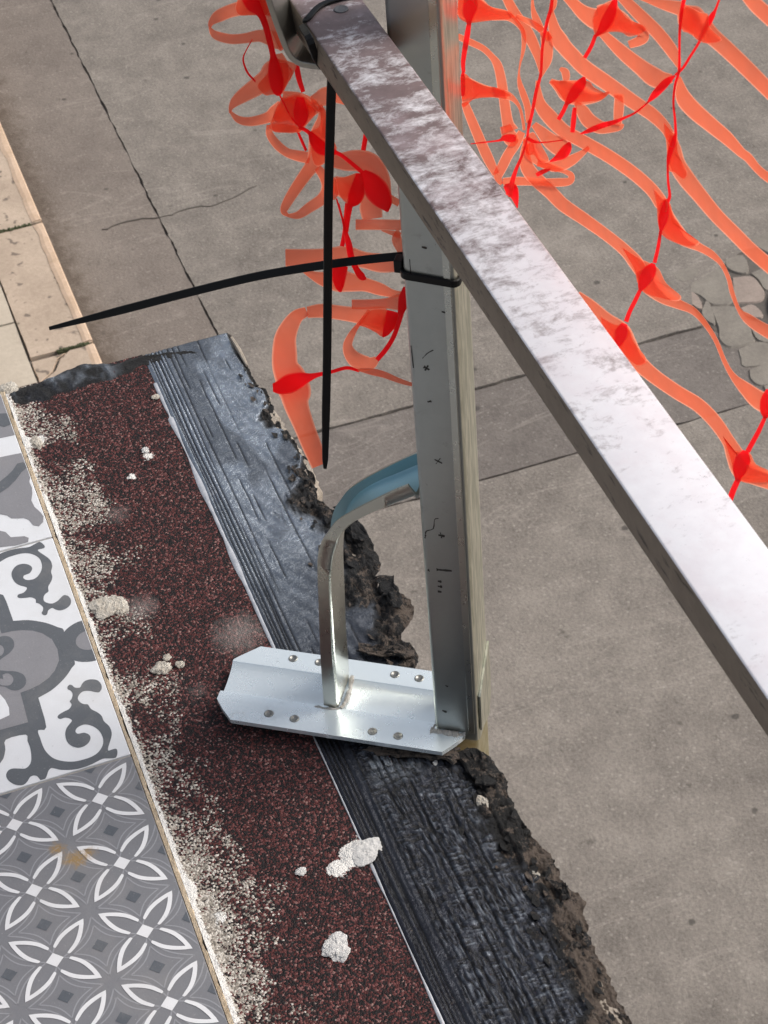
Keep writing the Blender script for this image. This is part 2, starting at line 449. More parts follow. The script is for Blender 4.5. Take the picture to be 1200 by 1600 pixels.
def net_mat(name, c, tcol, holes):
    n = NT(name)
    f = n.noise(60, 3, .6)
    base = n.mix(f, c, tuple(min(1, v*1.15) for v in c))
    rim = n.attr('rim')
    thick = n.attr('thick')
    if holes: base = n.mix(n.math('MULTIPLY', thick, .85), base, (.98, .045, .022))
    base = n.mix(n.math('MULTIPLY', rim, .7), base, (1, .42, .26))
    D = n.t.nodes.new('ShaderNodeBsdfPrincipled'); n.L(base, D.inputs['Base Color'])
    D.inputs['Roughness'].default_value = .35; D.inputs['Specular IOR Level'].default_value = .35
    T = n.t.nodes.new('ShaderNodeBsdfTranslucent'); n.L(n.mix(rim, n.mix(thick, tcol, (1, .055, .028)) if holes else tcol, (1, .46, .32)), T.inputs['Color'])
    X = n.t.nodes.new('ShaderNodeBsdfTransparent'); X.inputs['Color'].default_value = (1, .62, .54, 1)
    m1 = n.t.nodes.new('ShaderNodeMixShader'); m1.inputs[0].default_value = .68
    n.L(D.outputs[0], m1.inputs[1]); n.L(T.outputs[0], m1.inputs[2])
    m2 = n.t.nodes.new('ShaderNodeMixShader')
    n.L(n.math('MULTIPLY', n.math('MULTIPLY', n.math('SUBTRACT', 1, n.math('MULTIPLY', rim, .8)), n.math('SUBTRACT', 1, n.math('MULTIPLY', thick, .6))), n.math('MULTIPLY', n.math('ADD', .4, n.math('MULTIPLY', n.noise(45, 2, .5), 1.2)), holes)), m2.inputs[0])
    n.L(m1.outputs[0], m2.inputs[1]); n.L(X.outputs[0], m2.inputs[2])
    n.L(m2.outputs[0], n.o.inputs['Surface'])
    bp = n.t.nodes.new('ShaderNodeBump'); bp.inputs['Strength'].default_value = .3; bp.inputs['Distance'].default_value = .001
    n.L(n.noise(110, 3, .6), bp.inputs['Height']); n.L(bp.outputs[0], D.inputs['Normal'])
    return n.m
M_net = net_mat('net_film', (1.0, .115, .055), (1.0, .19, .085), .26)
M_knot = net_mat('net_knot', (.92, .006, .012), (.95, .006, .012), .0)

# ------------------------------------------------------------------ street far below
ZR = -2500.0
road = empty('road', (2800, -1500, ZR), kind='structure')
bm = MB().box((3000, 0, ZR-30), (60000, 60000, 20)); bm.build('ground', M_joint, None, base=(0, 0, ZR-30))['kind'] = 'structure'
def wob(poly, step=60, amp=3, seed=0, closed=True):
    out = []; n = len(poly)
    for i in range(n if closed else n-1):
        a = np.array(poly[i], float); b = np.array(poly[(i+1) % n], float); L = np.linalg.norm(b-a); m = max(1, int(L/step))
        d = (b-a)/max(L, 1e-6); nn = np.array([-d[1], d[0]])
        for k in range(m):
            p = a+(b-a)*k/m
            out.append(p+nn*amp*2*(vn(p[0]*.03+p[1]*.021, p[1]*.013-p[0]*.017, seed)-.5+.55*(vn(p[0]*.11, p[1]*.11, seed+3)-.5)))
    return out
def slab(name, poly, z0, z1, mat, parent, amp=3, step=60, bev=0, seed=0):
    if mat in (M_road, M_road2, M_road3): step = step*.35
    o = MB().prism(wob(poly, step, amp, seed), z0, z1).build(name, mat, parent)
    if bev:
        bevel(o, bev, 2)
        if mat == M_kerb: o.data.materials.append(M_kerbe); o.modifiers['bevel'].material = 1
    return fixn(o)
XA, XB = 3150, 2828          # the filled trench across the road
YJ = -832                    # the long joint
YK = -546
SL = [[(-3000, -8000), (-3000, YJ-3), (XB-5, YJ-3), (XB-5, -8000)], [(XA+5, YJ-5), (14000, YJ-5), (14000, -1990), (XA+5, -1990)],
      ]
slab('road_slab', SL[0], ZR-12, ZR, M_road, road, 3, 90, 0, 1)
slab('road_slab', [(XA+4, YJ-2.5), (14000, YJ-2.5), (14000, -8000), (3420, -8000), (3420, -2420), (3385, -2330), (3400, -2210), (3352, -2120), (3325, -2030), (3230, -1985), (XA+4, -1975)], ZR-12, ZR, M_road, road, 3.2, 50, 0, 2)
slab('trench_patch', [(XB+3, YK+60), (XA-3, YK+60), (XA-3, -1985), (2930, -2070), (XB+3, -2090)], ZR-12, ZR-3, M_road2, road, 3, 60, 0, 5)
slab('gutter_slab', [(-3000, YK+60), (-3000, YJ+4), (XB-4, YJ+4), (XB-4, YK+60)], ZR-12, ZR-1, M_road3, road, 3, 70, 0, 6)
slab('gutter_slab', [(XA+3, YK+60), (XA+3, YJ+2), (14000, YJ+2), (14000, YK+60)], ZR-12, ZR-1, M_road3, road, 3, 70, 0, 7)
# narrow cracks, cut as dark filled seams standing level with the slabs
def seam(pts, w, name='crack'):
    P = np.array([atZ(*p, ZR)[:2] for p in pts]); P = cr(P, 6); L = []; Rr = []
    for i in range(len(P)):
        d = P[min(i+1, len(P)-1)]-P[max(i-1, 0)]; d /= np.linalg.norm(d); nn = np.array([-d[1], d[0]])
        j = 9*(vn(i*.9, 3, 3)-.5); ww = w*(.35+1.3*vn(i*.7, 9, 5))*(1 if 0 < i < len(P)-1 else .1)
        L.append(P[i]+nn*(ww+j)); Rr.append(P[i]-nn*(ww-j))
    fixn(MB().prism(L+Rr[::-1], ZR-3, ZR+2.2).build(name, M_joint, road))
seam([(262, 338), (300, 325), (345, 318), (400, 290)], 1.8)
seam([(160, 360), (205, 345), (262, 338)], 1.4)
# loose natural stones round the manhole
mh = empty('manhole_cover', (3150, -2290, ZR), 'round steel manhole cover at the right edge, set among broken cobbles', 'manhole cover')
mc = np.array([3085, -2318.]); ring = [(mc[0]+150*math.cos(t), mc[1]+150*math.sin(t)) for t in np.linspace(0, 2*math.pi, 64, False)]
ring2 = [(mc[0]+168*math.cos(t), mc[1]+168*math.sin(t)) for t in np.linspace(0, 2*math.pi, 64, False)]
M_iron = zinc('cast_iron', (.30, .31, .34), (.42, .43, .46), .5, None, .3)
fixn(bevel(MB().prism(ring, ZR-10, ZR+3).build('lid', M_iron, mh), 3))
rg = MB()
for z in (ZR-12, ZR+6): pass
rg.loft([[(p[0], p[1], ZR-12) for p in ring2], [(p[0], p[1], ZR+7) for p in ring2], [(p[0]*.985+mc[0]*.015, p[1]*.985+mc[1]*.015, ZR+8) for p in ring], [(p[0], p[1], ZR-6) for p in [(mc[0]+153*math.cos(t), mc[1]+153*math.sin(t)) for t in np.linspace(0, 2*math.pi, 64, False)]]], True, False)
fixn(rg.build('frame_ring', M_iron, mh))
def zc(*p): return [(1000+x*200/914, 330+y*200/914) for x, y in p]
stones = [zc((235, 440), (330, 405), (420, 410), (400, 460), (330, 500), (270, 490)),
          zc((430, 470), (480, 400), (600, 410), (640, 470), (660, 640), (520, 665), (430, 600), (330, 560), (340, 520)),
          zc((610, 345), (735, 315), (775, 430), (700, 440), (620, 400)),
          zc((660, 470), (790, 460), (850, 510), (890, 580), (860, 640), (720, 650), (675, 640)),
          zc((500, 680), (680, 680), (760, 760), (800, 880), (810, 930), (650, 970), (570, 920), (560, 830)),
          zc((720, 690), (800, 665), (870, 720), (865, 760), (760, 745)),
          zc((700, 985), (830, 930), (960, 960), (980, 1070), (750, 1110), (720, 1050)),
          zc((780, 1130), (900, 1090), (1000, 1110), (980, 1210), (860, 1245), (790, 1195)),
          zc((760, 770), (880, 800), (1000, 860), (990, 940), (850, 920), (800, 850)),
          zc((770, 200), (880, 165), (1000, 160), (1000, 300), (900, 290)),
          zc((790, 440), (900, 400), (1020, 430), (1020, 540), (900, 560), (850, 490)),
          zc((250, 520), (320, 540), (420, 610), (440, 700), (340, 640), (270, 580)),
          zc((470, 640), (500, 660), (540, 800), (480, 780), (440, 720)),
          zc((990, 960), (1100, 940), (1120, 1070), (1000, 1080)), zc((1010, 1100), (1140, 1090), (1140, 1230), (1000, 1220)),
          zc((1020, 150), (1180, 140), (1180, 290), (1020, 300)), zc((1040, 310), (1200, 300), (1200, 420), (1040, 430)),
          zc((880, 1250), (1000, 1230), (1150, 1250), (1150, 1400), (980, 1400))]
cob = empty('cobbled_patch', (3100, -2200, ZR), kind='structure')
slab('bedding', [(2700, -1997), (3395, -1997), (3395, -8000), (2700, -8000)], ZR-20, ZR-4, M_joint, cob, 2, 90)
for i, s in enumerate(stones):
    P = np.array([atZ(x, y, ZR)[:2] for x, y in s]); c = P.mean(0); P = c+(P-c)*1.04
    Q = cr(np.vstack([P, P[:1]]), 3)[:-1]; h = random.uniform(-.5, 2.5)
    o = MB().loft([[(p[0], p[1], ZR-12) for p in Q], [(p[0], p[1], ZR-4+h) for p in c+(Q-c)*.99], [(p[0], p[1], ZR+h) for p in c+(Q-c)*.93]]).build('stone', M_cobp if i in (5, 3, 11) else M_cob, cob, smooth=False)
    fixn(o)
for i in range(26):   # outer field of cobbles past the frame
    x = 2720+(i % 5)*135; y = -2520-(i//5)*150
    q = [(x+50*math.cos(t)*1.1+random.uniform(-9, 9), y+58*math.sin(t)+random.uniform(-9, 9)) for t in np.linspace(0, 2*math.pi, 8, False)]
    fixn(MB().prism(q, ZR-12, ZR+random.uniform(-2, 4)).build('stone', M_cob, cob))

# pavement on the house side: kerb stones and flags
ZK = ZR+100
pav = empty('pavement', (4000, -400, ZK), kind='structure')
kY0, kY1 = atZ(100, 430, ZK)[1], atZ(30, 520, ZK)[1]
kx = [atZ(32, 354, ZK)[0], atZ(118, 541, ZK)[0]]
kl = kx[0]-kx[1]
for k in range(-5, 8):
    x0 = kx[1]+kl*k
    nudge = random.uniform(-2, 2)
    if k == -1:
        slab('kerb_stone', [(x0+4, kY0), (x0+kl-12, kY0), (x0+kl-10, kY0+60), (x0+kl-34, kY0+90), (x0+kl-75, kY0+112), (x0+kl-110, kY1-4), (x0+4, kY1-4)], ZR-60, ZK, M_kerb, pav, 1.5, 50, 6, k+20)
        slab('kerb_chip', [(x0+kl-100, kY1-4), (x0+kl-8, kY1-4), (x0+kl-8, kY0+70), (x0+kl-22, kY0+98), (x0+kl-66, kY0+119)], ZR-60, ZK-6, M_kerb, pav, 2, 20, 4, 3)
    else:
        slab('kerb_stone', [(x0+4, kY0), (x0+kl-5, kY0), (x0+kl-5, kY1-4), (x0+4, kY1-4)], ZR-60, ZK+nudge, M_kerb, pav, 1.5, 50, 4, k+20)
for k in range(-5, 8):
    x0 = kx[1]+kl*k; q = MB(); rr2 = []
    for x in np.linspace(x0+8, x0+kl-10, 24):
        w = 11+7*vn(x*.02, 1, 3)+3*vn(x*.1, 2, 2)
        rr2.append([(x, kY0-2.5, ZK-26), (x, kY0-2.5, ZK-1), (x, kY0+1, ZK+2.6), (x, kY0+w*.8, ZK+2.4), (x, kY0+w+7, ZK-.5), (x, kY0+w, ZK-26)])
    fixn(q.loft(rr2).build('worn_edge_highlight', M_kerbe, pav))  # worn arris with the edge highlight coloured in
ms = MB()
for (a, b, c, d) in ((kx[0], kY0+30, kY1-4, 5), (kx[1]+kl*.0, kY0+8, kY0+90, 3)):
    for t in np.linspace(b, c, 46):
        r = random.uniform(2, 4.5); ms.box((a+random.uniform(-d, d), t, ZK-4+random.uniform(-2, 3)), (r, r*.8, 4))
o = ms.build('moss', M_moss, pav); o['kind'] = 'stuff'
fx = atZ(60, 497, ZK)[0]
slab('pavement_bed', [(-3000, kY0+10), (9000, kY0+10), (9000, 3200), (-3000, 3200)], ZR-80, ZK-14, M_joint, pav, 0, 500)
fl = atZ(0, 447, ZK)[0]-atZ(0, 560, ZK)[0]
fl = 265
f0 = atZ(20, 503, ZK)[0]
for r in range(4):
    for k in range(-8, 12):
        x0 = f0+fl*k+(r % 2)*fl*.5; y0 = kY1+2+r*330
        slab('paving_flag', [(x0+2.5, y0), (x0+fl-2.5, y0), (x0+fl-2.5, y0+325), (x0+2.5, y0+325)], ZK-14, ZK-2+random.uniform(-1.5, 1.5), M_pave, pav, 1, 80, 3, r+k+30)

# ------------------------------------------------------------------ balcony slab and its tiled floor
X0, X1 = -760.0, 392.0
YE = -27.0                   # where the tiles stop
YB = -129.0                  # red granules / flashing tape boundary
bal = empty('balcony_slab', (0, 100, -100), kind='structure')
op = [(365, 530), (380, 560), (398, 592), (422, 622), (440, 668), (462, 690), (478, 722), (492, 748), (500, 783), (520, 795), (556, 820), (575, 852), (592, 890), (600, 925), (615, 960), (630, 1010), (640, 1040),
      (680, 1100), (716, 1172), (758, 1188), (778, 1222), (800, 1258), (828, 1300), (855, 1340), (884, 1384), (902, 1420), (932, 1478), (962, 1545), (992, 1604)]
OE = np.array([atZ(*p, -3)[:2] for p in op])
OE = OE[np.argsort(OE[:, 0])]
def outer(x): return np.interp(x, np.concatenate([[-760, -400], OE[:, 0]]), np.concatenate([[-222, -223], OE[:, 1]]))
# concrete core, its outer face broken and crumbly
xs = np.linspace(X0, X1-3, 420)
V = []; F = []
zz = [-4, -7, -12, -20, -34, -60, -110, -170]
for i, x in enumerate(xs):
    lo = outer(x)
    bulge = 7*sst(180, 215, x)*(1-sst(300, 335, x))
    for j, z in enumerate(zz):
        y = lo+6-bulge*(1 if j < 4 else .6)+5*(fbm(x*.11, z*.13, 2, 4)-.5)*2+2.4*(vn(x*.5, z*.5, 5)-.5)
        V.append((x, y if z > -100 else min(y, -190), z+(1.5*(vn(x*.3, j, 3)-.5) if j == 0 else 0)))
    V.append((x, 900, -170)); V.append((x, 900, -24)); V.append((x, YE-40, -24)); V.append((x, YE-40, -4.5))
n = len(zz)+4
for i in range(len(xs)-1):
    for j in range(n):
        k = (j+1) % n; F.append([i*n+j, i*n+k, (i+1)*n+k, (i+1)*n+j])
F.append([j for j in range(n)][::-1]); F.append([(len(xs)-1)*n+j for j in range(n)])
fixn(obj('concrete_core', V, F, M_conc, bal))
# tile bed
fixn(MB().box(((X0+X1-4)/2, (YE+900)/2+1, -17.5), ((X1-4-X0)/2, (900-YE)/2-1, 6.0)).build('mortar_bed', M_grout, bal))
# ochre grout line beside the tiles
V = []; F = []
gx = np.linspace(X0, X1-2, 500)
for i, x in enumerate(gx):
    w = 1.2+1.6*(vn(x*.06, 2, 1)-.3)+1.4*(vn(x*.4, 4, 2)-.5)
    for (y, z) in ((YE+1.2, -11), (YE+1.2, -.6), (YE-w*.5, .0+.6*(vn(x*.5, 1, 3)-.5)), (YE-w, -1.2), (YE-w-2, -11)): V.append((x, y, z))
for i in range(len(gx)-1):
    for j in range(4): F.append([i*5+j, i*5+j+1, (i+1)*5+j+1, (i+1)*5+j])
fixn(obj('grout_line', V, F, M_grout, bal))

floor = empty('balcony_floor', (0, 75, -6), kind='structure')
O0 = (0, 0, 0)
def rect(x0, x1, y0, y1): return [(x0, y0), (x1, y0), (x1, y1), (x0, y1)]
def clip(poly, x0, x1, y0, y1):
    def cl(P, ax, lim, sgn):
        out = []
        for i in range(len(P)):
            a, b = P[i-1], P[i]; ia, ib = (a[ax]-lim)*sgn >= 0, (b[ax]-lim)*sgn >= 0
            if ia != ib:
                t = (lim-a[ax])/(b[ax]-a[ax]); q = [a[0]+(b[0]-a[0])*t, a[1]+(b[1]-a[1])*t]; q[ax] = lim; out.append(q)
            if ib: out.append(list(b))
        return out
    P = [list(p) for p in poly]
    for ax, lim, s in ((0, x0, 1), (0, x1, -1), (1, y0, 1), (1, y1, -1)):
        if P: P = cl(P, ax, lim, s)
    return P
def flat(mb, poly, z):
    if len(poly) < 3: return
    tri = tessellate_polygon([[Vector((p[0], p[1], 0)) for p in poly]])
    def nz(t):
        a, b, c = [poly[i] for i in t]; return (b[0]-a[0])*(c[1]-a[1])-(b[1]-a[1])*(c[0]-a[0])
    mb.add([(p[0], p[1], z) for p in poly], [list(t) if nz(t) > 0 else list(t)[::-1] for t in tri])
def inlay(tile, polys, z, mat, b):
    mb = MB()
    for p in polys: flat(mb, clip(p, *b), z)
    if mb.V:
        o = obj('inlay', np.array(mb.V)-0, mb.F, mat, tile, base=O0)
        return o
def petal(cx, cy, ang):
    t = np.linspace(0, 1, 9)
    def half(s0, s1, w, n=9):
        s = np.linspace(s0, s1, n); q = (s-s0)/(s1-s0); return s, w*np.cos(q*math.pi/2)**.75*(1+.25*np.sin(q*math.pi))
    so, wo = half(7.5, 29.5, 5.6); si, wi = half(7.2, 25.0, 3.5)
    pts = []
    up = [(a, b) for a, b in zip(so, wo)]; ins = [(a, b) for a, b in zip(si, wi)]
    out = []
    for sg in (1, -1):
        P = [(a, sg*b) for a, b in up]+[(a, sg*b) for a, b in ins[::-1]]
        P = P[:-1]+[(si[0]-.5, sg*(wi[0]+.3)), (so[0]-.8, sg*(wo[0]-.5))]
        ca, sa = math.cos(ang), math.sin(ang)
        out.append([(cx+a*ca-b*sa, cy+a*sa+b*ca) for a, b in P])
    return out
def arcband(p0, p1, bow, w, n=8):
    p0, p1 = np.array(p0), np.array(p1); d = p1-p0; nn = np.array([-d[1], d[0]])/np.linalg.norm(d)
    A = []; B = []
    for t in np.linspace(0, 1, n):
        c = p0+d*t+nn*bow*math.sin(math.pi*t); A.append(c+nn*w/2); B.append(c-nn*w/2)
    return [tuple(p) for p in A]+[tuple(p) for p in B[::-1]]
def make_tile(x0, x1, y0, y1, mat):
    o = MB().prism(rect(x0, x1, y0, y1), -11.5, 0).build('tile', mat, floor, base=O0)
    return fixn(bevel(o, .6, 2))
fixn(MB().box(((X0+X1-8)/2, 275, -6.6), ((X1-8-X0)/2-2, 300, 5.3)).build('tile_grout', M_side, bal))
PIT, GAP = 202.0, 1.6
ys = [(-25.4, 174.4), (176, 376), (378, 578)]
# flower tiles
for r in range(-4, 1):
    for (y0, y1) in ys[:2] if r > -3 else ys[:1]:
        xb = 24.2+PIT*r; xa = max(xb-PIT+GAP, X0)
        if xb < X0+5: continue
        t = make_tile(xa, xb, y0, y1, T_GREY)
        b = (xa+.7, xb-.7, y0+.7, y1-.7)
        P = []; D = []; Lw = []; C = []
        for i in range(-1, 5):
            for j in range(-1, 5):
                cx = xb-.0-25-50.1*i; cy = y0+25+50*j
                for a in range(4): P += petal(cx, cy, math.pi/4+a*math.pi/2)
                C.append([(cx+4.9, cy), (cx, cy+4.9), (cx-4.9, cy), (cx, cy-4.9)])
                for (mx, my) in ((cx-25, cy), (cx, cy+25)):
                    D.append([(mx+4.6, my+.3), (mx, my+4.4), (mx-4.5, my), (mx-.3, my-4.6)])
                    for rad, w in ((20.5, .9), (14.5, .8)):
                        q = [(mx+rad, my), (mx, my+rad), (mx-rad, my), (mx, my-rad)]
                        for k in range(4): Lw.append(arcband(q[k], q[(k+1) % 4], rad*.17, w))
        Lq = []
        for (mx, my) in ():
            pass
        inlay(t, Lw, .10, T_LINE, b); inlay(t, D, .2, T_DIAM, b); inlay(t, C, .2, T_WHITE2, b); inlay(t, P, .3, T_WHITE2, b)
# ornate tiles
def cA(*p): return [tuple(atZ(x*220/1200, 820+y*220/1200)[:2]) for x, y in p]
def cB(*p): return [tuple(atZ(x*.2, 1020+y*.2)[:2]) for x, y in p]
def cC(*p): return [tuple(atZ(x*260/1156, 600+y*260/1156)[:2]) for x, y in p]
XM, YM = 125.8, 74.5
D1 = cB((300, 352), (362, 582), (298, 605), (315, 670), (345, 750), (385, 800), (430, 830), (500, 848), (580, 850), (650, 835), (710, 815), (760, 785), (795, 740), (808, 690), (795, 640), (765, 600), (720, 572), (670, 560), (630, 570), (600, 590), (590, 615), (605, 632), (630, 630), (660, 625), (695, 640), (708, 665), (695, 700), (660, 730), (610, 743), (560, 728), (525, 695), (510, 640), (520, 590), (550, 550), (562, 530), (545, 515), (510, 508), (470, 518), (450, 505), (460, 485), (500, 460), (540, 440), (560, 405), (545, 380), (560, 360), (568, 320), (550, 295), (530, 285), (528, 265), (545, 250), (565, 255), (585, 272), (625, 272), (640, 245), (665, 220), (710, 208), (760, 215), (790, 245), (795, 280), (775, 308), (745, 308), (700, 298), (650, 302), (618, 330), (608, 360), (630, 390), (660, 402), (688, 405), (712, 440), (760, 465), (795, 495), (812, 535), (850, 570), (870, 610), (872, 650), (858, 700), (845, 745), (848, 765), (880, 755), (905, 750), (917, 765), (915, 800), (900, 822), (850, 826), (800, 830), (720, 870), (640, 900), (560, 915), (480, 915), (430, 905), (400, 902), (378, 925), (365, 965), (345, 995), (320, 998), (300, 975), (285, 962), (260, 960), (235, 972), (215, 1005), (185, 1032), (140, 1036), (95, 1020), (60, 990), (48, 955), (65, 920), (100, 905), (150, 905), (195, 905), (225, 885), (243, 850), (245, 800), (235, 740), (215, 690), (200, 640), (45, 680), (42, 760), (0, 865))
Y0d = D1[-1][1]
D1 = D1+[(D1[-1][0]-6, Y0d+16), (XM, YM+4), (XM, -5)]+cB((490, -20), (585, 70), (560, 120), (520, 180), (470, 235), (400, 295))
def dense(P): return [tuple(p) for p in cr(np.vstack([P, P[:1]]), 3)[:-1]]
def soft(P, hard=()): return P
G1 = cB((160, 312), (240, 285), (310, 250), (380, 200), (430, 140), (462, 60), (465, 0))+[(XM, atZ(93, 1020)[1])]
G1 = cB((160, 314), (240, 285), (310, 250), (380, 200), (430, 140), (462, 60))
gl = cA((500, 1200), (510, 1120))
G1 = G1+[(XM, gl[1][1]), (XM, 60), (G1[0][0]-26, 60)]+cB((0, 605), (220, 545))
Wq = cB((0, 325), (40, 370), (70, 430), (75, 490), (0, 525)); Wq = Wq+[(Wq[-1][0], 60), (Wq[0][0], 60)]
Dc = cB((0, 140), (60, 145), (120, 148), (180, 170), (205, 215), (195, 260), (150, 293), (90, 295), (0, 262)); Dc = Dc+[(Dc[-1][0], 50), (Dc[0][0], 50)]
Gc = cB((20, 175), (60, 165), (95, 185), (105, 220), (80, 255), (30, 260), (0, 250), (0, 205), (25, 210))
cc = (XM, -25.4)
disc = lambda r, n=40: [(cc[0]+r*math.cos(t), cc[1]+r*math.sin(t)) for t in np.linspace(0, 2*math.pi, n, False)]
def sym(polys, b, full=True):
    out = []
    for p in polys:
        for mx in (0, 1):
            for my in (0, 1):
                q = [((2*XM-x) if mx else x, (2*YM-y) if my else y) for x, y in p]
                # each copy only within its own quarter
                q = clip(q, XM if mx else b[0], b[1] if mx else XM, YM if my else b[2], b[3] if my else YM)
                if len(q) > 2: out.append(q)
    return out
def shiftp(P, dx, dy): return [[(x+dx, y+dy) for x, y in p] for p in P]
for ti, (y0, y1) in enumerate(ys[:2]):
    dy = y0+25.4
    bb = (25.8+.4, 226.4-.4, -25.4+.4, 174.4-.4); b2 = (bb[0], bb[1], bb[2]+dy, bb[3]+dy)
    t = make_tile(25.8, 226.2, y0, y1, T_WHITE)
    big = (-1e4, 1e4, -1e4, 1e4)
    inlay(t, shiftp(sym([dense(D1)], bb), 0, dy), .12, T_DARK, b2)
    o = inlay(t, shiftp([disc(18.5), [(x, 2*YM-y) for x, y in disc(18.5)]], 0, dy), .18, T_DARK, b2)
    inlay(t, shiftp(sym([G1], bb), 0, dy), .24, T_MID, b2)
    inlay(t, shiftp([disc(8.5), [(x, 2*YM-y) for x, y in disc(8.5)]], 0, dy), .24, T_MID, b2)
    inlay(t, shiftp(sym([Wq], bb), 0, dy), .34, T_WHITE, b2)
    inlay(t, shiftp(sym([dense(Dc)], bb), 0, dy), .34, T_DARK, b2)
    inlay(t, shiftp(sym([dense(Gc)], bb), 0, dy), .44, T_MID, b2)
    # the tile beyond, cut short at the balcony's end
    t = make_tile(227.8, X1-6, y0, y1, T_WHITE)
    bb = (228.2, X1-6.6, y0+.4, y1-.4)
    a1 = cC((-40, 60), (-40, 382), (0, 375), (105, 355), (60, 240), (0, 60)); a1 = [(x, y) for x, y in a1]
    A1 = [(cC((105, 355))[0][0], -25.4), (cC((0, 378))[0][0], cC((0, 378))[0][1]), (cC((0, 378))[0][0]-3, 60), (X1, 60), (X1, -25.4)]
    a2 = [cC((0, 510), (70, 495), (152, 480), (185, 560), (200, 610), (215, 640), (203, 680), (222, 720), (225, 760), (218, 810), (240, 855), (280, 890), (302, 920), (300, 960), (270, 990), (230, 982), (200, 945), (165, 932), (130, 935), (80, 935), (50, 915), (0, 905), (-200, 930), (-200, 540)),
          cC((-200, 1040), (0, 1020), (40, 1030), (75, 1065), (120, 1062), (170, 1058), (200, 1070), (195, 1100), (160, 1118), (100, 1124), (0, 1135), (-200, 1200))]
    a3 = [cC((185, 560), (160, 545), (120, 555), (90, 600), (50, 640), (0, 680), (-100, 720), (-100, 800), (0, 760), (60, 720), (110, 670), (150, 615), (185, 585)),
          cC((-60, 215), (0, 208), (40, 205), (75, 220), (90, 250), (70, 285), (30, 300), (0, 292), (-60, 300))]
    inlay(t, shiftp([A1], 0, dy), .12, T_MID, bb)
    inlay(t, shiftp([dense(a2[0])if 0 else a2[0], a2[1]], 0, dy), .18, T_MID, bb)
    inlay(t, shiftp(a3, 0, dy), .3, T_DARK, bb)

# ------------------------------------------------------------------ red mineral membrane
Xr = np.arange(X0, X1-1, 1.3); Yr = np.linspace(YE-1.4, YB+.3, 86)
GX, GY = np.meshgrid(Xr, Yr, indexing='ij')
edge = (GY-YE)                                     # 0 at tiles, negative outwards
dst = .72-(-edge)/(17.0+16*sst(60, -160, GX))
dst = np.maximum(dst, .33-(-edge)/70.0+.5*(fbm(GX*.02, GY*.03, 4, 3)-.5))
dst += .95*(fbm(GX*.035, GY*.05, 1, 4)-.5)*(1+(-edge < 40))
dst += .35*sst(30, -150, GX)*sst(70, 10, -edge)
plaster = np.zeros_like(GX); haze = np.zeros_like(GX); bumpz = np.zeros_like(GX)
def spot(arr, px, py, r, a=1.0, sq=1.0):
    c = atZ(px, py, -2); d = np.sqrt(((GX-c[0])*sq)**2+(GY-c[1])**2); arr += a*np.clip(1-d/r, 0, 1)**.7
    return c
for a in ((566, 1328, 14, 1.0), (548, 1340, 10, .7), (530, 1362, 9, .75), (522, 1357, 6, .7), (232, 714, 7, .8), (206, 746, 5.5, .9), (470, 1362, 3.5, .9), (226, 703, 3, 1.0), (345, 1435, 8, .75), (300, 1390, 8, .6), (60, 690, 10, .9)): spot(plaster, *a)
plaster += .78*sst(9, 1, -edge)*(.4+1.2*fbm(GX*.025, 5+0*GX, 3, 3))
for a in ((375, 990, 26, .9), (220, 950, 17, .8), (310, 1080, 18, .45), (345, 740, 12, .3), (150, 820, 30, .3), (500, 1500, 16, .25), (190, 800, 14, .4)): spot(haze, *a)
GZ = -2.0+.55*(vn(GX*1.1, GY*1.1, 2)-.5)+.8*(fbm(GX*.05, GY*.05, 6, 3)-.5)+1.4*np.clip(plaster, 0, 1.2)*(.6+.8*vn(GX*.5, GY*.5, 8))+1.3*sst(10, 2, -edge)*fbm(GX*.15, GY*.2, 9, 3)
nx, ny = GX.shape
idx = np.arange(nx*ny).reshape(nx, ny)
F = np.stack([idx[:-1, :-1], idx[:-1, 1:], idx[1:, 1:], idx[1:, :-1]], -1).reshape(-1, 4)[:, ::-1]
def grid_obj(name, GX, GY, GZ, mat, attrs, parent=None, base=None, smooth=True, drop=None):
    nx, ny = GX.shape; idx = np.arange(nx*ny).reshape(nx, ny)
    F = np.stack([idx[:-1, :-1], idx[:-1, 1:], idx[1:, 1:], idx[1:, :-1]], -1).reshape(-1, 4)[:, ::-1]
    if drop is not None: F = F[~drop[F].any(1)]
    V = np.stack([GX, GY, GZ], -1).reshape(-1, 3)
    off = wloc(parent) if parent is not None else np.zeros(3)
    b = np.array(base if base is not None else (off if parent is not None else V.mean(0)), float)
    me = bpy.data.meshes.new(name); me.vertices.add(len(V)); me.vertices.foreach_set('co', ((V-b)*K).ravel())
    me.loops.add(F.size); me.polygons.add(len(F)); me.loops.foreach_set('vertex_index', F.ravel().astype(np.int32))
    me.polygons.foreach_set('loop_start', np.arange(0, F.size, 4, dtype=np.int32)); me.update(calc_edges=True)
    me.materials.append(mat)
    me.polygons.foreach_set('use_smooth', [smooth]*len(F))
    for k, a in (attrs or {}).items():
        at = me.attributes.new(k, 'FLOAT', 'POINT'); at.data.foreach_set('value', np.asarray(a, float).ravel())
    me.update(); me.validate()
    o = bpy.data.objects.new(name, me); COL.objects.link(o); o.location = ((b-off)*K).tolist()
    if parent is not None: o.parent = parent
    return o
memb = empty('roofing_membrane', (0, -78, -4), 'dark red granule covered roofing felt strip between the patterned tiles and the shiny tape', 'roofing felt')
grid_obj('granule_surface', GX, GY, GZ, M_gran, {'dust': dst, 'plaster': plaster, 'haze': haze}, memb)

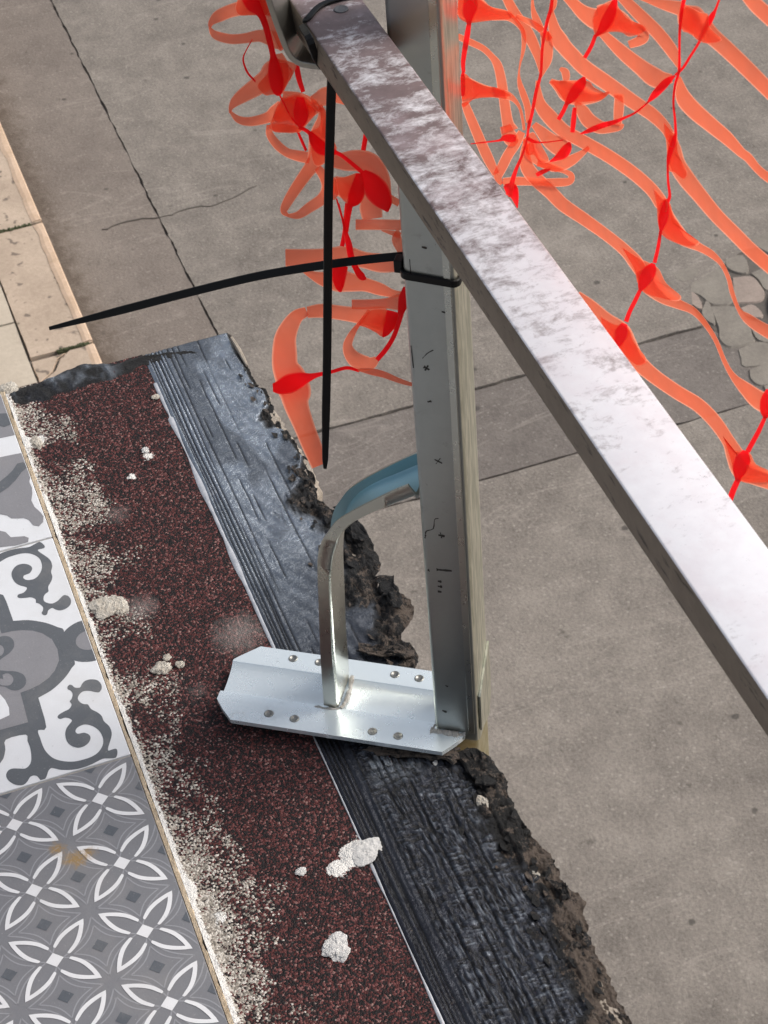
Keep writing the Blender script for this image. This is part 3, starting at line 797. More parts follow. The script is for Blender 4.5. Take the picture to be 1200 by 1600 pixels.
# ------------------------------------------------------------------ shiny flashing tape with torn outer edge
tape = empty('flashing_tape', (0, -170, -4), 'shiny black and silvery bitumen tape with a torn crumbling outer edge above the street', 'flashing tape')
Xf = np.arange(X0, X1+.1, 1.1); ns = 110
S = np.linspace(0, 1, ns)
GX = np.repeat(Xf[:, None], ns, 1); lo = outer(Xf)[:, None]
jag = 4.0*(fbm(GX*.10, 0*GX+3, 1, 4)-.5)*2*(GX < 330)+1.5*(vn(GX*.6, 0*GX, 3)-.5)*(GX < 350)
# torn flaps reaching out past the slab
for (px, py, w, a) in ((622, 955, 16, 11), (565, 850, 22, 3), (638, 1025, 10, 7), (770, 1205, 18, 3), (895, 1400, 8, 5), (590, 905, 6, -4), (540, 800, 8, 4)):
    c = atZ(px, py); jag = jag-a*np.exp(-((GX-c[0])/w)**4)
GY = YB+(lo+jag*S[None, :]**3-YB)*S[None, :]
s = YB-GY; so = (YB-(lo+jag)); e = so-s             # e: distance in from the torn edge
z = np.zeros_like(GX)
near = sst(60, -40, GX); gm = np.zeros_like(GX)
# parallel stretch grooves beside the red felt
for k, (s0, dpt, wd) in enumerate(((3.2, .8, .55), (5.6, 1.0, .6), (8.2, 1.1, .7), (10.6, .9, .55), (13.4, .6, .5), (17, .45, .5))):
    c = s0+1.6*(vn(GX*.012, 0*GX+k, k)-.5)+1.2*k*.12*(vn(GX*.004, 0*GX, 4)-.3)
    on = sst(.25, .5, vn(GX*.010, 0*GX+k*3.3, k+2)+.35*(k < 4))
    gg = on*np.exp(-((s-c)/wd)**2); z -= gg*dpt; gm = np.maximum(gm, gg)
for k in range(9):
    s0 = 21+k*4.6
    c = s0+3*(vn(GX*.006, 0*GX+k*7, k)-.5)+.8*(vn(GX*.05, 0*GX+k*9, 5)-.5)
    on = sst(.62, .74, vn(GX*.030, 0*GX+k*5.3, k+1)+.28*near)
    gg = on*np.exp(-((s-c)/.5)**2); z -= (.55+.45*near)*gg; gm = np.maximum(gm, gg*.9)
# cross-woven ridges, strong near, faint far
wa = np.abs(vn(GX*.16, s*1.05, 3)-.5)*2; wb = np.abs(vn(GX*.95, s*.20, 6)-.5)*2; g = sst(.42, .58, vn(GX*.10, s*.14, 8))
weave = (wa*(1-g)+wb*g)
gm = np.maximum(gm, (.15+.85*near)*.8*sst(.30, .12, weave)*sst(12, 20, s))
z += (.07+1.45*near)*.85*weave*sst(12, 20, s)
lng = vn(GX*.035, s*.95, 5); z += (.05+1.2*near)*(lng-.5)*sst(6, 12, s)
# diagonal wrinkles on the silvery part
wr = sst(.5, .8, fbm(GX*.02, s*.03, 7, 2)*1.25)
z += .35*(1-near)*wr*np.sin((s*.62+GX*.30)+5*fbm(GX*.03, s*.04, 2, 3))*sst(14, 24, s)
z += .9*(fbm(GX*.03, s*.05, 9, 3)-.5)
# crumbling tar along the edge: wide in the middle of the picture, thin at the far end
c1 = atZ(470, 790)[0]; 
rw = 5+34*sst(235, 175, GX)*sst(40, 70, GX)+20*sst(60, 0, GX)*sst(-60, -20, GX)+22*sst(-20, -90, GX)+8*sst(300, 290, GX)*sst(270, 280, GX)
rw = .85*rw*(.65+.8*fbm(GX*.035, s*.02, 4, 3))
rough = sst(1.0, .55, e/np.maximum(rw, 1)+.45*(fbm(GX*.09, s*.14, 10, 4)-.5)*2)
rough = np.maximum(rough, sst(364, 372, GX)*sst(52, 34, s+10*(fbm(GX*.2, s*.15, 3, 3)-.5))*0)
n1 = fbm(GX*.10, s*.16, 11, 5); n2 = 1-np.abs(fbm(GX*.05, s*.22, 5, 5)-.5)*4
n3 = 1-np.abs(fbm(GX*.035+s*.01, s*.42, 2, 4)-.5)*5
q7 = (fbm(GX*.045+s*.02, s*.16, 3, 4)+.25*fbm(GX*.3, s*.5, 6, 3))*9; ter = np.floor(q7)+sst(.78, 1.0, q7-np.floor(q7))
z += rough*(1.5*(n1-.4)+.7*n2+.8*n3-1.4+1.05*(ter-4.2)+1.8*(fbm(GX*.42, s*.5, 3, 3)-.5))
z -= 2.5*rough*sst(10, 0, e)
z += rough*3.5*np.exp(-((GX-70)/40)**2)*sst(25, 5, e)      # lifted flap by the post foot
dirt = rough*(.42*sst(0, .5, fbm(GX*.06, s*.09, 2, 3)-.2)+.40*sst(26, 3, e)*(sst(120, 60, GX)*sst(0, 40, GX)+sst(-70, -150, GX)))
dirt += .16*sst(-90, -170, GX)*rough
silver_sheen = sst(20, 260, GX+90*(fbm(GX*.02, s*.03, 5, 3)-.5))  # reflections painted as colour: sky-silvery at the far end, dark near
silver_sheen = silver_sheen*(1-.55*sst(.52, .62, fbm(GX*.018, s*.035, 3, 3))*sst(12, 18, s))
silver_sheen = np.maximum(silver_sheen, .6*sst(-60, -30, GX)*sst(20, -10, GX)*sst(55, 45, s)*sst(18, 26, s)*sst(.45, .6, fbm(GX*.05, s*.06, 1, 3)))
silver_sheen = np.maximum(silver_sheen, near*.27*sst(.50, .85, weave+.25*(vn(GX*.03, s*.06, 2)-.5))*sst(12, 20, s)*(1-rough))  # highlights painted onto the near ridge tops
GZ = -1.0+z
GZ -= 1.2*sst(3, 0, s)
GZ = GZ-1.0*sst(X1-3, X1, GX)*3
grid_obj('tape_surface', GX, GY, GZ, M_film, {'silver_sheen': silver_sheen, 'rough': rough, 'dirt': dirt, 'groove': gm}, tape)
# pale curled foil lip between felt and tape
V = []; F = []
fxs = np.linspace(X0, 355, 700)
for i, x in enumerate(fxs):
    w = .5+2.2*sst(.45, .8, vn(x*.018, 2, 6))+.5*vn(x*.2, 4, 1)
    if 120 < x < 315: w = max(w, .5+3.4*math.sin((x-120)/195*math.pi*2.5)**2)
    y = YB+.4
    V += [(x, y+w*.55, -2.0), (x, y+w*.42, -1.35), (x, y-w*.1, -1.15+.3*vn(x*.07, 4, 2)), (x, y-w*.45-.2, -1.4)]
for i in range(len(fxs)-1):
    for j in range(3): F.append([i*4+j, i*4+j+1, (i+1)*4+j+1, (i+1)*4+j])
fixn(obj('foil_lip', V, F, M_foil, tape, smooth=True))
# brushed-on tar along the far end of the felt, and its crumbs
V = []; 
tx = np.linspace(0, 1, 260); ty = np.linspace(0, 1, 34)
TX, TY = np.meshgrid(tx, ty, indexing='ij')
pl = cr([(8, 622, 34), (60, 612, 40), (120, 590, 42), (180, 578, 30), (235, 560, 20), (290, 553, 16), (309, 552, 6)], 12)
ii = TX*(len(pl)-1); cxp = np.interp(ii.ravel(), range(len(pl)), pl[:, 0]).reshape(TX.shape); cyp = np.interp(ii.ravel(), range(len(pl)), pl[:, 1]).reshape(TX.shape); wp = np.interp(ii.ravel(), range(len(pl)), pl[:, 2]).reshape(TX.shape)
yy = cyp+(TY-.5)*wp*(.8+.5*(fbm(TX*9, TY*0, 7, 3)-.4))+9*(fbm(TX*26, TY*0, 2, 4)-.5)*sst(.5, 1, TY)+5*(fbm(TX*30, TY*0+7, 5, 4)-.5)*sst(.5, 0, TY)
PX = np.zeros_like(TX); PY = np.zeros_like(TX)
for i in range(TX.shape[0]):
    for j in range(TX.shape[1]):
        q = atZ(cxp[i, j], yy[i, j], -.5); PX[i, j], PY[i, j] = q[0], q[1]
ed = np.minimum(TY, 1-TY)*2
PZ = -2.7+1.3*sst(0, .5, ed)+2.6*(fbm(PX*.25, PY*.25, 4, 5)-.42)*sst(0, .3, ed)+1.2*sst(.5, 0, TY)
rg_ = np.clip(.55+1.6*(fbm(PX*.12, PY*.2, 6, 4)-.4), 0, 1)
rg_ = np.maximum(rg_, sst(150, 200, cxp))
grid_obj('tar_smear', PX, PY, PZ, M_film, {'silver_sheen': .9-.9*sst(.35, .6, fbm(PX*.07, PY*.12, 8, 3)), 'rough': rg_, 'dirt': .25*TY*0}, tape)

# flat pale batten edge sticking up at the far corner
bt = MB(); q = [atZ(362, 529, 0), atZ(372, 545, 0), atZ(381, 562, -1), atZ(386, 572, -1)]
bt.tube([p+np.array([0, 0, .5]) for p in q], [1.3, 1.6, 1.4, .9], 6)
tag(fixn(bt.build('wood_sliver', M_conc, None)), 'thin pale sliver lying along the far outer corner of the shiny tape', 'sliver')

def lump(px, py, r, h, mat, name, label, cat='mortar lump', group=None, seed=0, sq=1.0, parts=1):
    c = atZ(px, py, -1); import bmesh
    bm = bmesh.new()
    bmesh.ops.create_icosphere(bm, subdivisions=4, radius=1)
    for v in bm.verts:
        d = np.array(v.co); a = fbm(np.array(d[0]*1.7+seed*3.1+9), np.array(d[1]*1.7+d[2]*1.3+seed+9), seed, 4); b2 = fbm(np.array(d[0]*5+seed+30), np.array(d[1]*5+d[2]*4+20), seed+2, 3)
        f = .40+1.05*a+.35*(b2-.5)
        v.co = Vector((d[0]*r*f*sq, d[1]*r*f/sq, max(d[2], -.35)*h*.45*(.4+1.2*b2)))
    V = [np.array(v.co)+c for v in bm.verts]; F = [[v.index for v in f.verts] for f in bm.faces]; bm.free()
    o = obj(name, V, F, mat, None, smooth=False, base=c-np.array([0, 0, 1]))
    return tag(o, label, cat, group)
G_ = 'mortar crumbs stuck to the balcony edge'
lump(163, 948, 9.0, 5, M_mortar, 'mortar_lump', 'largest beige mortar lump on the red felt, beside the ornate tile', seed=1, group=G_)
lump(183, 945, 8, 4.5, M_mortar, 'mortar_lump', 'flat grey beige mortar flake touching the right side of the largest lump', seed=2, sq=1.3, group=G_)
lump(254, 1043, 6.0, 5, M_mortar, 'mortar_lump', 'knobbly beige mortar lump left of the steel foot plate', seed=3, group=G_)
lump(261, 1027, 2.6, 3, M_mortar, 'mortar_crumb', 'tiny beige crumb just above the knobbly lump left of the foot plate', 'mortar crumb', seed=4, group=G_)
lump(281, 1038, 3.0, 3, M_mortar, 'mortar_crumb', 'small beige crumb just right of the knobbly lump left of the foot plate', 'mortar crumb', seed=5, group=G_)
lump(571, 1329, 10.5, 4, M_white, 'plaster_splat', 'biggest white plaster splat, half on the red felt and half on the tape', 'plaster splat', seed=6, group=G_)
lump(526, 1480, 8.6, 5, M_white, 'plaster_chip', 'white plaster chip alone on the red felt near the bottom', 'plaster chip', seed=7, sq=1.15, group=G_)
lump(227, 703, 2.6, 2, M_white, 'plaster_crumb', 'small white crumb on the far part of the red felt', 'plaster crumb', seed=8, group=G_)
lump(57, 692, 5.5, 4, M_mortar, 'mortar_lump', 'pale mortar lump on the felt by the far corner tile', seed=9, sq=1.4, group=G_)
lump(14, 607, 6.5, 5, M_mortar, 'mortar_lump', 'crumbly pale mortar at the very end of the balcony corner', seed=10, group=G_)
lump(243, 620, 2.6, 2, M_mortar, 'mortar_crumb', 'cream crumb where the tar smear meets the foil lip', 'mortar crumb', seed=11, group=G_)
lump(754, 1256, 4.6, 5, M_mortar, 'mortar_lump', 'beige grit lump on the tar just below the post foot', seed=12, sq=1.2, group=G_)
lump(681, 1193, 2.0, 2, M_white, 'plaster_crumb', 'tiny white crumb in the shadow under the foot plate corner', 'plaster crumb', seed=13, group=G_)
lump(835, 1366, 2.6, 3, M_mortar, 'mortar_crumb', 'tan crumb embedded in the tar edge at the lower right', 'mortar crumb', seed=14, group=G_)
lump(470, 1362, 3.2, 2, M_white, 'plaster_crumb', 'white crumb on the red felt left of the biggest splat', 'plaster crumb', seed=15, group=G_)
# loose flakes of tar standing on the tape edge
fl_o = []
mbf = MB()
def inpoly_e(x, sv):   # distance in from the edge
    return (YB-outer(x))-sv
for k in range(230):
    x = random.uniform(-330, 372); so_ = YB-float(outer(x))
    if x > 235 and random.random() < .75: continue
    wdt = 34 if 60 < x < 190 else (16 if x > -20 else 26)
    if x > 235: wdt = 7
    e_ = abs(random.gauss(0, wdt*.5)); sv_ = so_-e_-3.5
    if sv_ < 25: continue
    y = YB-sv_; r = random.uniform(.5, 1.7)*(1.5 if random.random() < .1 else 1); h = random.uniform(.05, .45)*r
    a0 = random.uniform(0, 6.28); n_ = 5; tx_, ty_ = random.uniform(-.5, .5), random.uniform(-.5, .5); zb = random.uniform(-.5, 1.0)
    ring = []
    for t in np.linspace(0, 2*math.pi, n_, False):
        q_ = random.uniform(.4, 1.5)*r*1.3; dx_, dy_ = q_*1.9*math.cos(a0+t), q_*math.sin(a0+t)
        ring.append((x+dx_, y+dy_, zb+dx_*tx_*.5+dy_*ty_))
    top = [(p[0]+random.uniform(-.2, .2), p[1], p[2]+.35) for p in ring]
    mbf.loft([ring, top])
me_n = len(mbf.V)
o = mbf.build('tar_flakes', M_film, tape, attrs={'silver_sheen': [0]*me_n, 'rough': [1]*me_n, 'dirt': np.repeat(np.random.RandomState(3).rand(me_n//10), 10)*.72})
o['kind'] = 'stuff'
# shards of torn felt lying by the foot
def shard(poly, z0, z1, th, dirtv, name='torn_flap'):
    P = [atZ(x, y, 0) for x, y in poly]; P = cr(np.vstack([P, P[:1]]), 6)[:-1]; n_ = len(P)
    P = [p+np.array([3.2*(vn(i*.9, 2+z1, 4)-.5)+1.4*(vn(i*2.3, 2, 1)-.5), 3.2*(vn(i*.8, 5+z1, 2)-.5)+1.4*(vn(i*2.1, 7, 1)-.5), 0]) for i, p in enumerate(P)]
    c = np.mean(P, 0); mb = MB(); rings = []
    for (s_, dz) in ((1, 0), (1, th*.5), (.85, th*.5+.9), (.6, th*.5-.1), (.4, th*.5+.8), (.2, th*.5)):
        rings.append([(c[0]+(p[0]-c[0])*s_, c[1]+(p[1]-c[1])*s_, z0+(z1-z0)*i_+dz+2.2*(vn(p[0]*.5*s_+9, p[1]*.3*s_+400, 3)-.5)) for i_, p in zip([.5-.5*math.cos(2*math.pi*i/n_) for i in range(n_)], P)])
    mb.loft(rings); m_ = len(mb.V)
    o = mb.build(name, M_film, tape, attrs={'silver_sheen': [0]*m_, 'rough': [1]*m_, 'dirt': [dirtv+.25*(vn(i*.37, 1, 2)-.5) for i in range(m_)]})
    return fixn(o)
shard([(560, 1172), (620, 1182), (680, 1190), (712, 1196), (715, 1176), (690, 1170), (620, 1162)], -1, 3, 2, .62)
shard([(712, 1180), (735, 1172), (760, 1188), (782, 1216), (770, 1230), (748, 1232), (735, 1210)], 0, 3, 3, .35)
shard([(590, 900), (612, 905), (626, 935), (628, 962), (615, 960), (603, 940), (592, 925)], 1, 7, 1.2, .25)
shard([(560, 1008), (600, 1012), (640, 1022), (644, 1034), (600, 1030), (562, 1022)], 0, 3, 2, .55)
shard([(520, 793), (545, 800), (575, 840), (560, 850), (530, 820)], 0, 3, 1.5, .25)
shard([(868, 1378), (886, 1384), (890, 1408), (876, 1402), (866, 1390)], -1, 2, 1.5, .3)

# ------------------------------------------------------------------ guard post
post = empty('guard_post', UV(191, -96, 4), 'galvanised steel guard post with curved brace and bolted foot plate on the balcony edge', 'guard post')
U0, U1, V0, V1 = 178.0, 204.3, -81.5, -109.5
def sect(u0, u1, v0, v1, r, z, nn=5):
    pts = []
    for (cu, cv, a0) in ((u1-r, v0-r, 0), (u1-r, v1+r, -90), (u0+r, v1+r, -180), (u0+r, v0-r, -270)):
        for k in range(nn+1):
            a = math.radians(a0+90-90*k/nn); pts.append(UV(cu+r*math.cos(a), cv+r*math.sin(a), z))
    return pts
zs = list(np.linspace(4, 1000, 60))
rings = [sect(U0, U1, V0, V1, 3.0, z_) for z_ in zs]
n_ = len(rings[0]); mb = MB().loft(rings, True, True)
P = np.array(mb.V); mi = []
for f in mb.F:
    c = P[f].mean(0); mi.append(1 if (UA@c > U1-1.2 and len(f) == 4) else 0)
o = obj('post_tube', mb.V, mb.F, [M_post, M_postside], post, smooth=False, midx=mi); fixn(o)
for p in o.data.polygons: p.use_smooth = len(p.vertices) == 4
m = o.modifiers.new('en', 'EDGE_SPLIT'); m.split_angle = math.radians(40)
def scuff(pts, w):
    P = cr([atV(x, y, V0+.12) for x, y in pts], 3); L = []; R2 = []
    for i, p in enumerate(P):
        d = P[min(i+1, len(P)-1)]-P[max(i-1, 0)]; d /= np.linalg.norm(d); nn = np.cross(d, VA); ww = w*(.25+.9*vn(i*1.3, w*9, 2))/2
        L.append(p+nn*ww); R2.append(p-nn*ww)
    mb = MB(); q = L+R2[::-1]; n_ = len(q); m_ = len(L)
    mb.add(q, [[i, i+1, n_-2-i, n_-1-i] for i in range(m_-1)]); mb.build('scuff_mark', M_scuff, post)
M_scuff = simple('scuff_grime', (.035, .032, .028), .6)
for pts, w in (([(665, 838), (666, 830), (677, 826), (679, 812), (685, 810)], .9), ([(664, 841), (665, 836)], 1.5), ([(685, 836), (695, 838)], 2.2), ([(688, 832), (690, 841)], 1.2),
               ([(682, 890), (692, 891), (706, 892)], 2.6), ([(668, 891), (671, 891)], 2.4), ([(684, 908), (690, 909)], 2.2), ([(684, 916), (691, 917)], 2.4), ([(684, 924), (690, 925)], 2.0),
               ([(679, 718), (691, 724)], 1.0), ([(681, 725), (688, 716)], .8), ([(660, 560), (668, 552), (677, 547)], .8), ([(662, 573), (671, 578)], 2.6), ([(664, 579), (669, 571)], 1.4),
               ([(659, 386), (667, 388)], 1.8), ([(640, 405), (642, 430)], .5), ([(690, 487), (697, 489)], 1.0), ([(642, 540), (646, 575)], .6), ([(668, 628), (674, 627)], 1.6), ([(691, 1110), (698, 1113)], 2.2), ([(696, 1071), (700, 1073)], 1.6)): scuff(pts, w)
# lap seam standing proud along the front corner
sm = MB().box(UV(U1-4.4, V0+.3, 430), (1.9, .35, 420), (UA, VA, np.array([0, 0, 1.])))
fixn(bevel(sm.build('seam_strip', M_brace, post), .3))
# inner tube below
fixn(MB().loft([sect(U0+1.5, U1-1.2, V0-1.5, V1+1.5, 2, z_) for z_ in (3.9, -120)]).build('inner_tube', M_lower, post))
# chamfered cover on the street face
cv_ = MB(); 
pr_ = [(V0-1.5, 12), (V0-1.5, 40), (V1+1.5, 60), (V1+1.5, 18), (V1+8, 6)]
cv_.add([UV(U1+.2, v, z_) for v, z_ in pr_]+[UV(U1+1.4, v, z_) for v, z_ in pr_], [[0, 1, 2, 3, 4], [9, 8, 7, 6, 5]]+[[i, (i+1) % 5, (i+1) % 5+5, i+5] for i in range(5)])
fixn(cv_.build('stiffener', M_postside, post))
# foot plate
ZT = 9.0
pu0, pu1, pv0, pv1 = 46.5, 196.0, -65.0, -125.5
prof = [(-65, ZT), (-84.6, ZT), (-85.8, ZT-1.6), (-86.4, ZT-4.6), (-90.5, ZT-5.4), (-99, ZT-4.8), (-107, ZT-2.6), (-110.5, ZT-.4), (-112, ZT), (-125.5, ZT)]
pc = cr(np.array(prof), 3)
pc[:, 1] = np.minimum(pc[:, 1], ZT)
def plate_u(v):      # chamfered ends
    d = min(abs(v-pv0), abs(v-pv1)); ch = max(0, 13-d)
    return pu0+ch, pu1-ch*.75
top = MB(); rows = []
nu = 30
vs = list(pc)
vs2 = []
for v, z_ in vs:
    a, b = plate_u(v); vs2.append((v, z_, a, b))
Vt = []; th = 3.0
for (v, z_, a, b) in vs2:
    Vt += [UV(a+(b-a)*t, v, z_) for t in np.linspace(0, 1, nu)]
for (v, z_, a, b) in vs2:
    Vt += [UV(a+(b-a)*t, v, z_-th) for t in np.linspace(0, 1, nu)]
nv = len(vs2); F = []
for i in range(nv-1):
    for j in range(nu-1):
        F.append([i*nu+j, i*nu+j+1, (i+1)*nu+j+1, (i+1)*nu+j]); q = nv*nu
        F.append([q+i*nu+j, q+(i+1)*nu+j, q+(i+1)*nu+j+1, q+i*nu+j+1])
q = nv*nu
for i in range(nv-1):
    for j in (0, nu-1): F.append([i*nu+j, (i+1)*nu+j, q+(i+1)*nu+j, q+i*nu+j])
for j in range(nu-1):
    for i in (0, nv-1): F.append([i*nu+j, i*nu+j+1, q+i*nu+j+1, q+i*nu+j])
plate = obj('foot_plate', Vt, F, M_plate, post); fixn(plate)
for p in plate.data.polygons: p.use_smooth = True
m = plate.modifiers.new('es', 'EDGE_SPLIT'); m.split_angle = math.radians(38)
# pressed dimples
def dimple(px, py):
    c = atZ(px, py, ZT); mb = MB(); rings = []
    for (r, z_) in ((2.9, .02), (2.6, .45), (2.2, .55), (1.8, .2), (1.2, -.0), (.4, .05)):
        rings.append([c+np.array([r*math.cos(t), r*math.sin(t), z_]) for t in np.linspace(0, 2*math.pi, 18, False)])
    mb.loft(rings, True, True); return fixn(mb.build('dimple', M_hook, plate, smooth=True))
for p in ((420, 1115), (460, 1123), (582, 1143), (622, 1150), (458, 1029), (499, 1035), (617, 1054), (655, 1060)): dimple(*p)
# curved channel brace
VF = -86.0
inn = [atV(x, y, VF) for x, y in ((528, 1108), (522, 1030), (519, 960), (517, 905), (521, 870), (532, 840), (548, 822), (570, 809), (600, 796), (626, 786), (652, 776))]
out_ = [atV(x, y, VF) for x, y in ((506, 1102), (501, 1030), (498, 950), (496, 880), (501, 850), (512, 832), (526, 815), (556, 796), (600, 774), (622, 764), (637, 758))]
inn, out_ = cr(inn, 4), cr(out_, 4)
inn[0] = inn[0]*1.0
nb = len(inn); W = 28.0; t_ = 1.4
def ringch(i):
    a, b = inn[i], out_[i]; d = (b-a)/np.linalg.norm(b-a)*t_; back = -VA*W; tb = -VA*t_
    # U section: front flange tip, corner, web, corner, back flange tip
    al = (b-a); rr = al*.16
    return [b, a+rr, a+tb*.9+al*.03, a+tb*2.2, a+back-tb*2.2, a+back-tb*.9+al*.03, a+back+rr, b+back*1.0+al*.0, b+back-tb, a+back-tb+d+rr*.6, a+back-tb*2+d, a+tb*2+d, a+tb+d+rr*.6, b+tb]
mb = MB(); mb.loft([ringch(i) for i in range(nb)])
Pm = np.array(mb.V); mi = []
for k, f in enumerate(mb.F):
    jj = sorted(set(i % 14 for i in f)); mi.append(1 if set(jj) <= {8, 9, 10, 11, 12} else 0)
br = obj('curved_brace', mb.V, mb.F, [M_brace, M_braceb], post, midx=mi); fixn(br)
for p in br.data.polygons: p.use_smooth = len(p.vertices) == 4
m = br.modifiers.new('es', 'EDGE_SPLIT'); m.split_angle = math.radians(50)
# weld beads
def weld(pts, r, seed):
    P = cr([np.array(p) for p in pts], 7); P = [p+np.array([.7*(vn(i*.9, seed, 1)-.5), .7*(vn(i*.8, seed, 2)-.5), .6*(vn(i*.7, seed, 3)-.5)]) for i, p in enumerate(P)]
    return fixn(MB().tube(P, [r*(.35+.75*vn(i*.8, seed, 4)) for i in range(len(P))], 8).build('weld_bead', M_weld, post, smooth=False))
zg = ZT-5
weld([UV(105, -85, ZT-.5), UV(112, -84.6, ZT-.5), UV(119.5, -85.3, ZT-.8)], 1.5, 1)
weld([UV(119.8, -86, ZT-1), UV(120.5, -95, zg+1.2), UV(120.8, -104, zg+1.5), UV(120.4, -113, ZT)], 2.0, 2)
weld([UV(U0-.8, -79.5, ZT), UV(U0-.8, -86, ZT-1.5), UV(U0-.8, -95, zg), UV(U0-.8, -104, zg+1)], 1.6, 3)
weld([UV(U0-2, -80, ZT), UV(U0+5, -79.4, ZT), UV(U0+12, -79.5, ZT), UV(U0+18, -80.2, ZT-.5)], 2.3, 4)
weld([atV(652, 776, VF-1), atV(653, 768, VF-8), atV(652, 758, VF-16)], 1.2, 5)
# hook that carries the rail
hp = [(640, 112), (600, 110), (560, 107), (520, 103), (485, 99), (470, 96), (459, 88), (451, 74), (440, 46), (427, 8), (414, -34)]
VH = -84.0
hk = [atV(x, y, VH) for x, y in hp]
hk = cr(hk, 3); mb = MB(); rr_ = []
for i, p in enumerate(hk):
    d = hk[min(i+1, len(hk)-1)]-hk[max(i-1, 0)]; d /= np.linalg.norm(d); nn = np.cross(VA, d); 
    rr_.append([p, p+nn*3.0, p+nn*3.0-VA*26, p-VA*26])
mb.loft(rr_); hook = fixn(bevel(mb.build('rail_hook', M_hook, post), .5))

# ------------------------------------------------------------------ guard rail
k_ = .981
def rp(x):      # right top edge of the rail at coordinate x
    t = -30-x
    P0 = np.array([-30, -197, 456.34])+t*np.array([-1, .0087, .0328]); return CP+k_*(P0-CP)
A, B = rp(420), rp(-760)
dr = (B-A)/np.linalg.norm(B-A); wn_ = np.cross([0, 0, 1.], dr); wn_ /= np.linalg.norm(wn_)
if wn_[1] < 0: wn_ = -wn_
un = np.array([0, 0, 1.]); RW, RH, rr0 = 29.6, 15.2, 1.0
def rsec(P):
    pts = []
    for (cy, cz, a0) in ((rr0, -rr0, 90), (RW-rr0, -rr0, 0), (RW-rr0, -RH+rr0, -90), (rr0, -RH+rr0, -180)):
        for k in range(4):
            a = math.radians(a0+90-90*k/3); pts.append(P+wn_*(cy+rr0*math.cos(a))+un*(cz+rr0*math.sin(a)))
    return pts
stn = np.linspace(0, 1, 90)
rail = empty('guard_rail', rp(-30)+wn_*RW/2-un*RH, 'stained flat steel guard rail running diagonally above the street, tied to the post hook', 'guard rail')
mb = MB().loft([rsec(A+(B-A)*t) for t in stn])
Pm = np.array(mb.V); mi = []
import itertools
for f in mb.F:
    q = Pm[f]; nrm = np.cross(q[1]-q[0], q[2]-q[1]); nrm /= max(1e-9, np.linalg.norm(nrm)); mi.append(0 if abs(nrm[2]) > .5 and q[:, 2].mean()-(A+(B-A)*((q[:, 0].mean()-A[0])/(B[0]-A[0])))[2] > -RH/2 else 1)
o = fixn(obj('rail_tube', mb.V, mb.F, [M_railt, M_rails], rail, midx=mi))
for p in o.data.polygons: p.use_smooth = len(p.vertices) == 4
m = o.modifiers.new('es', 'EDGE_SPLIT'); m.split_angle = math.radians(50)
def on_rail(px, py, dz=0.0):
    d = ray(px, py); n3 = np.cross(dr, wn_); t = (n3@(A-CP))/(n3@d); return CP+d*t+np.array([0, 0, dz])
# plugged hole
c = on_rail(533, 15); mb = MB(); rings = []
for (r, z_) in ((3.4, .1), (3.1, .6), (2.6, .35), (1.2, .3)):
    rings.append([c+np.array([r*1.0*math.cos(t), r*math.sin(t), z_]) for t in np.linspace(0, 2*math.pi, 24, False)])
fixn(mb.loft(rings).build('hole_plug', M_plug, rail, smooth=True))

# ------------------------------------------------------------------ cable ties
def strap(pts, w, th, wdir, taper=None):
    """flat strap through 3-D points; wdir(i) gives the wide direction"""
    P = np.array(pts); mb = MB(); rings = []
    for i, p in enumerate(P):
        d = P[min(i+1, len(P)-1)]-P[max(i-1, 0)]; d /= np.linalg.norm(d)
        wd = wdir(i, p, d); wd = wd-d*(wd@d); wd /= np.linalg.norm(wd); nn = np.cross(d, wd)
        ww = w*(taper[i] if taper is not None else 1)/2; tt = th/2
        rings.append([p+wd*ww+nn*tt*.4, p+wd*ww*.8+nn*tt, p-wd*ww*.8+nn*tt, p-wd*ww-nn*(-tt*.4), p-wd*ww-nn*tt*.4, p-wd*ww*.8-nn*tt, p+wd*ww*.8-nn*tt, p+wd*ww-nn*tt*.4])
    return mb.loft(rings)
view = lambda p: (p-CP)/np.linalg.norm(p-CP)
def flatto(i, p, d): return np.cross(d, view(p))
t1 = empty('cable_tie', on_rail(500, 12), 'black cable tie looped round the rail with its long tail hanging straight down', 'cable tie')
# tail
tp = [atV(520, 112, -70), atV(518, 135, -71), atV(516, 200, -74), atV(513, 320, -78), atV(512, 450, -80), atV(511, 560, -80), atV(509, 660, -79), atV(508, 731, -78)]
tp = cr(tp, 5); tn = len(tp); tapr = [1 if i < tn*.8 else 1-.35*((i-tn*.8)/(tn*.2)) for i in range(tn)]; tapr[-1] *= .6
fixn(strap(tp, 4.3, 1.6, flatto, tapr).build('tail', M_black, t1, smooth=False))
# loop round rail and hook
a_ = on_rail(478, 32, .9); b_ = on_rail(503, 11, 1.1); c_ = on_rail(545, -2, 1.1); d_ = on_rail(592, -6, .9)
lp = cr([a_-wn_*-1.2-un*1.0, a_-wn_*1.0, b_, c_, d_], 6)
fixn(strap(lp, 3.0, 1.3, lambda i, p, d: np.cross(d, un)).build('loop', M_black, t1))
sd_ = [on_rail(477, 36, 0)+wn_*1.6-un*1, atV(484, 62, -66), atV(492, 86, -68), atV(502, 102, -72), atV(518, 114, -72)]
fixn(strap(cr(sd_, 4), 3.4, 1.5, flatto).build('loop', M_black, t1))
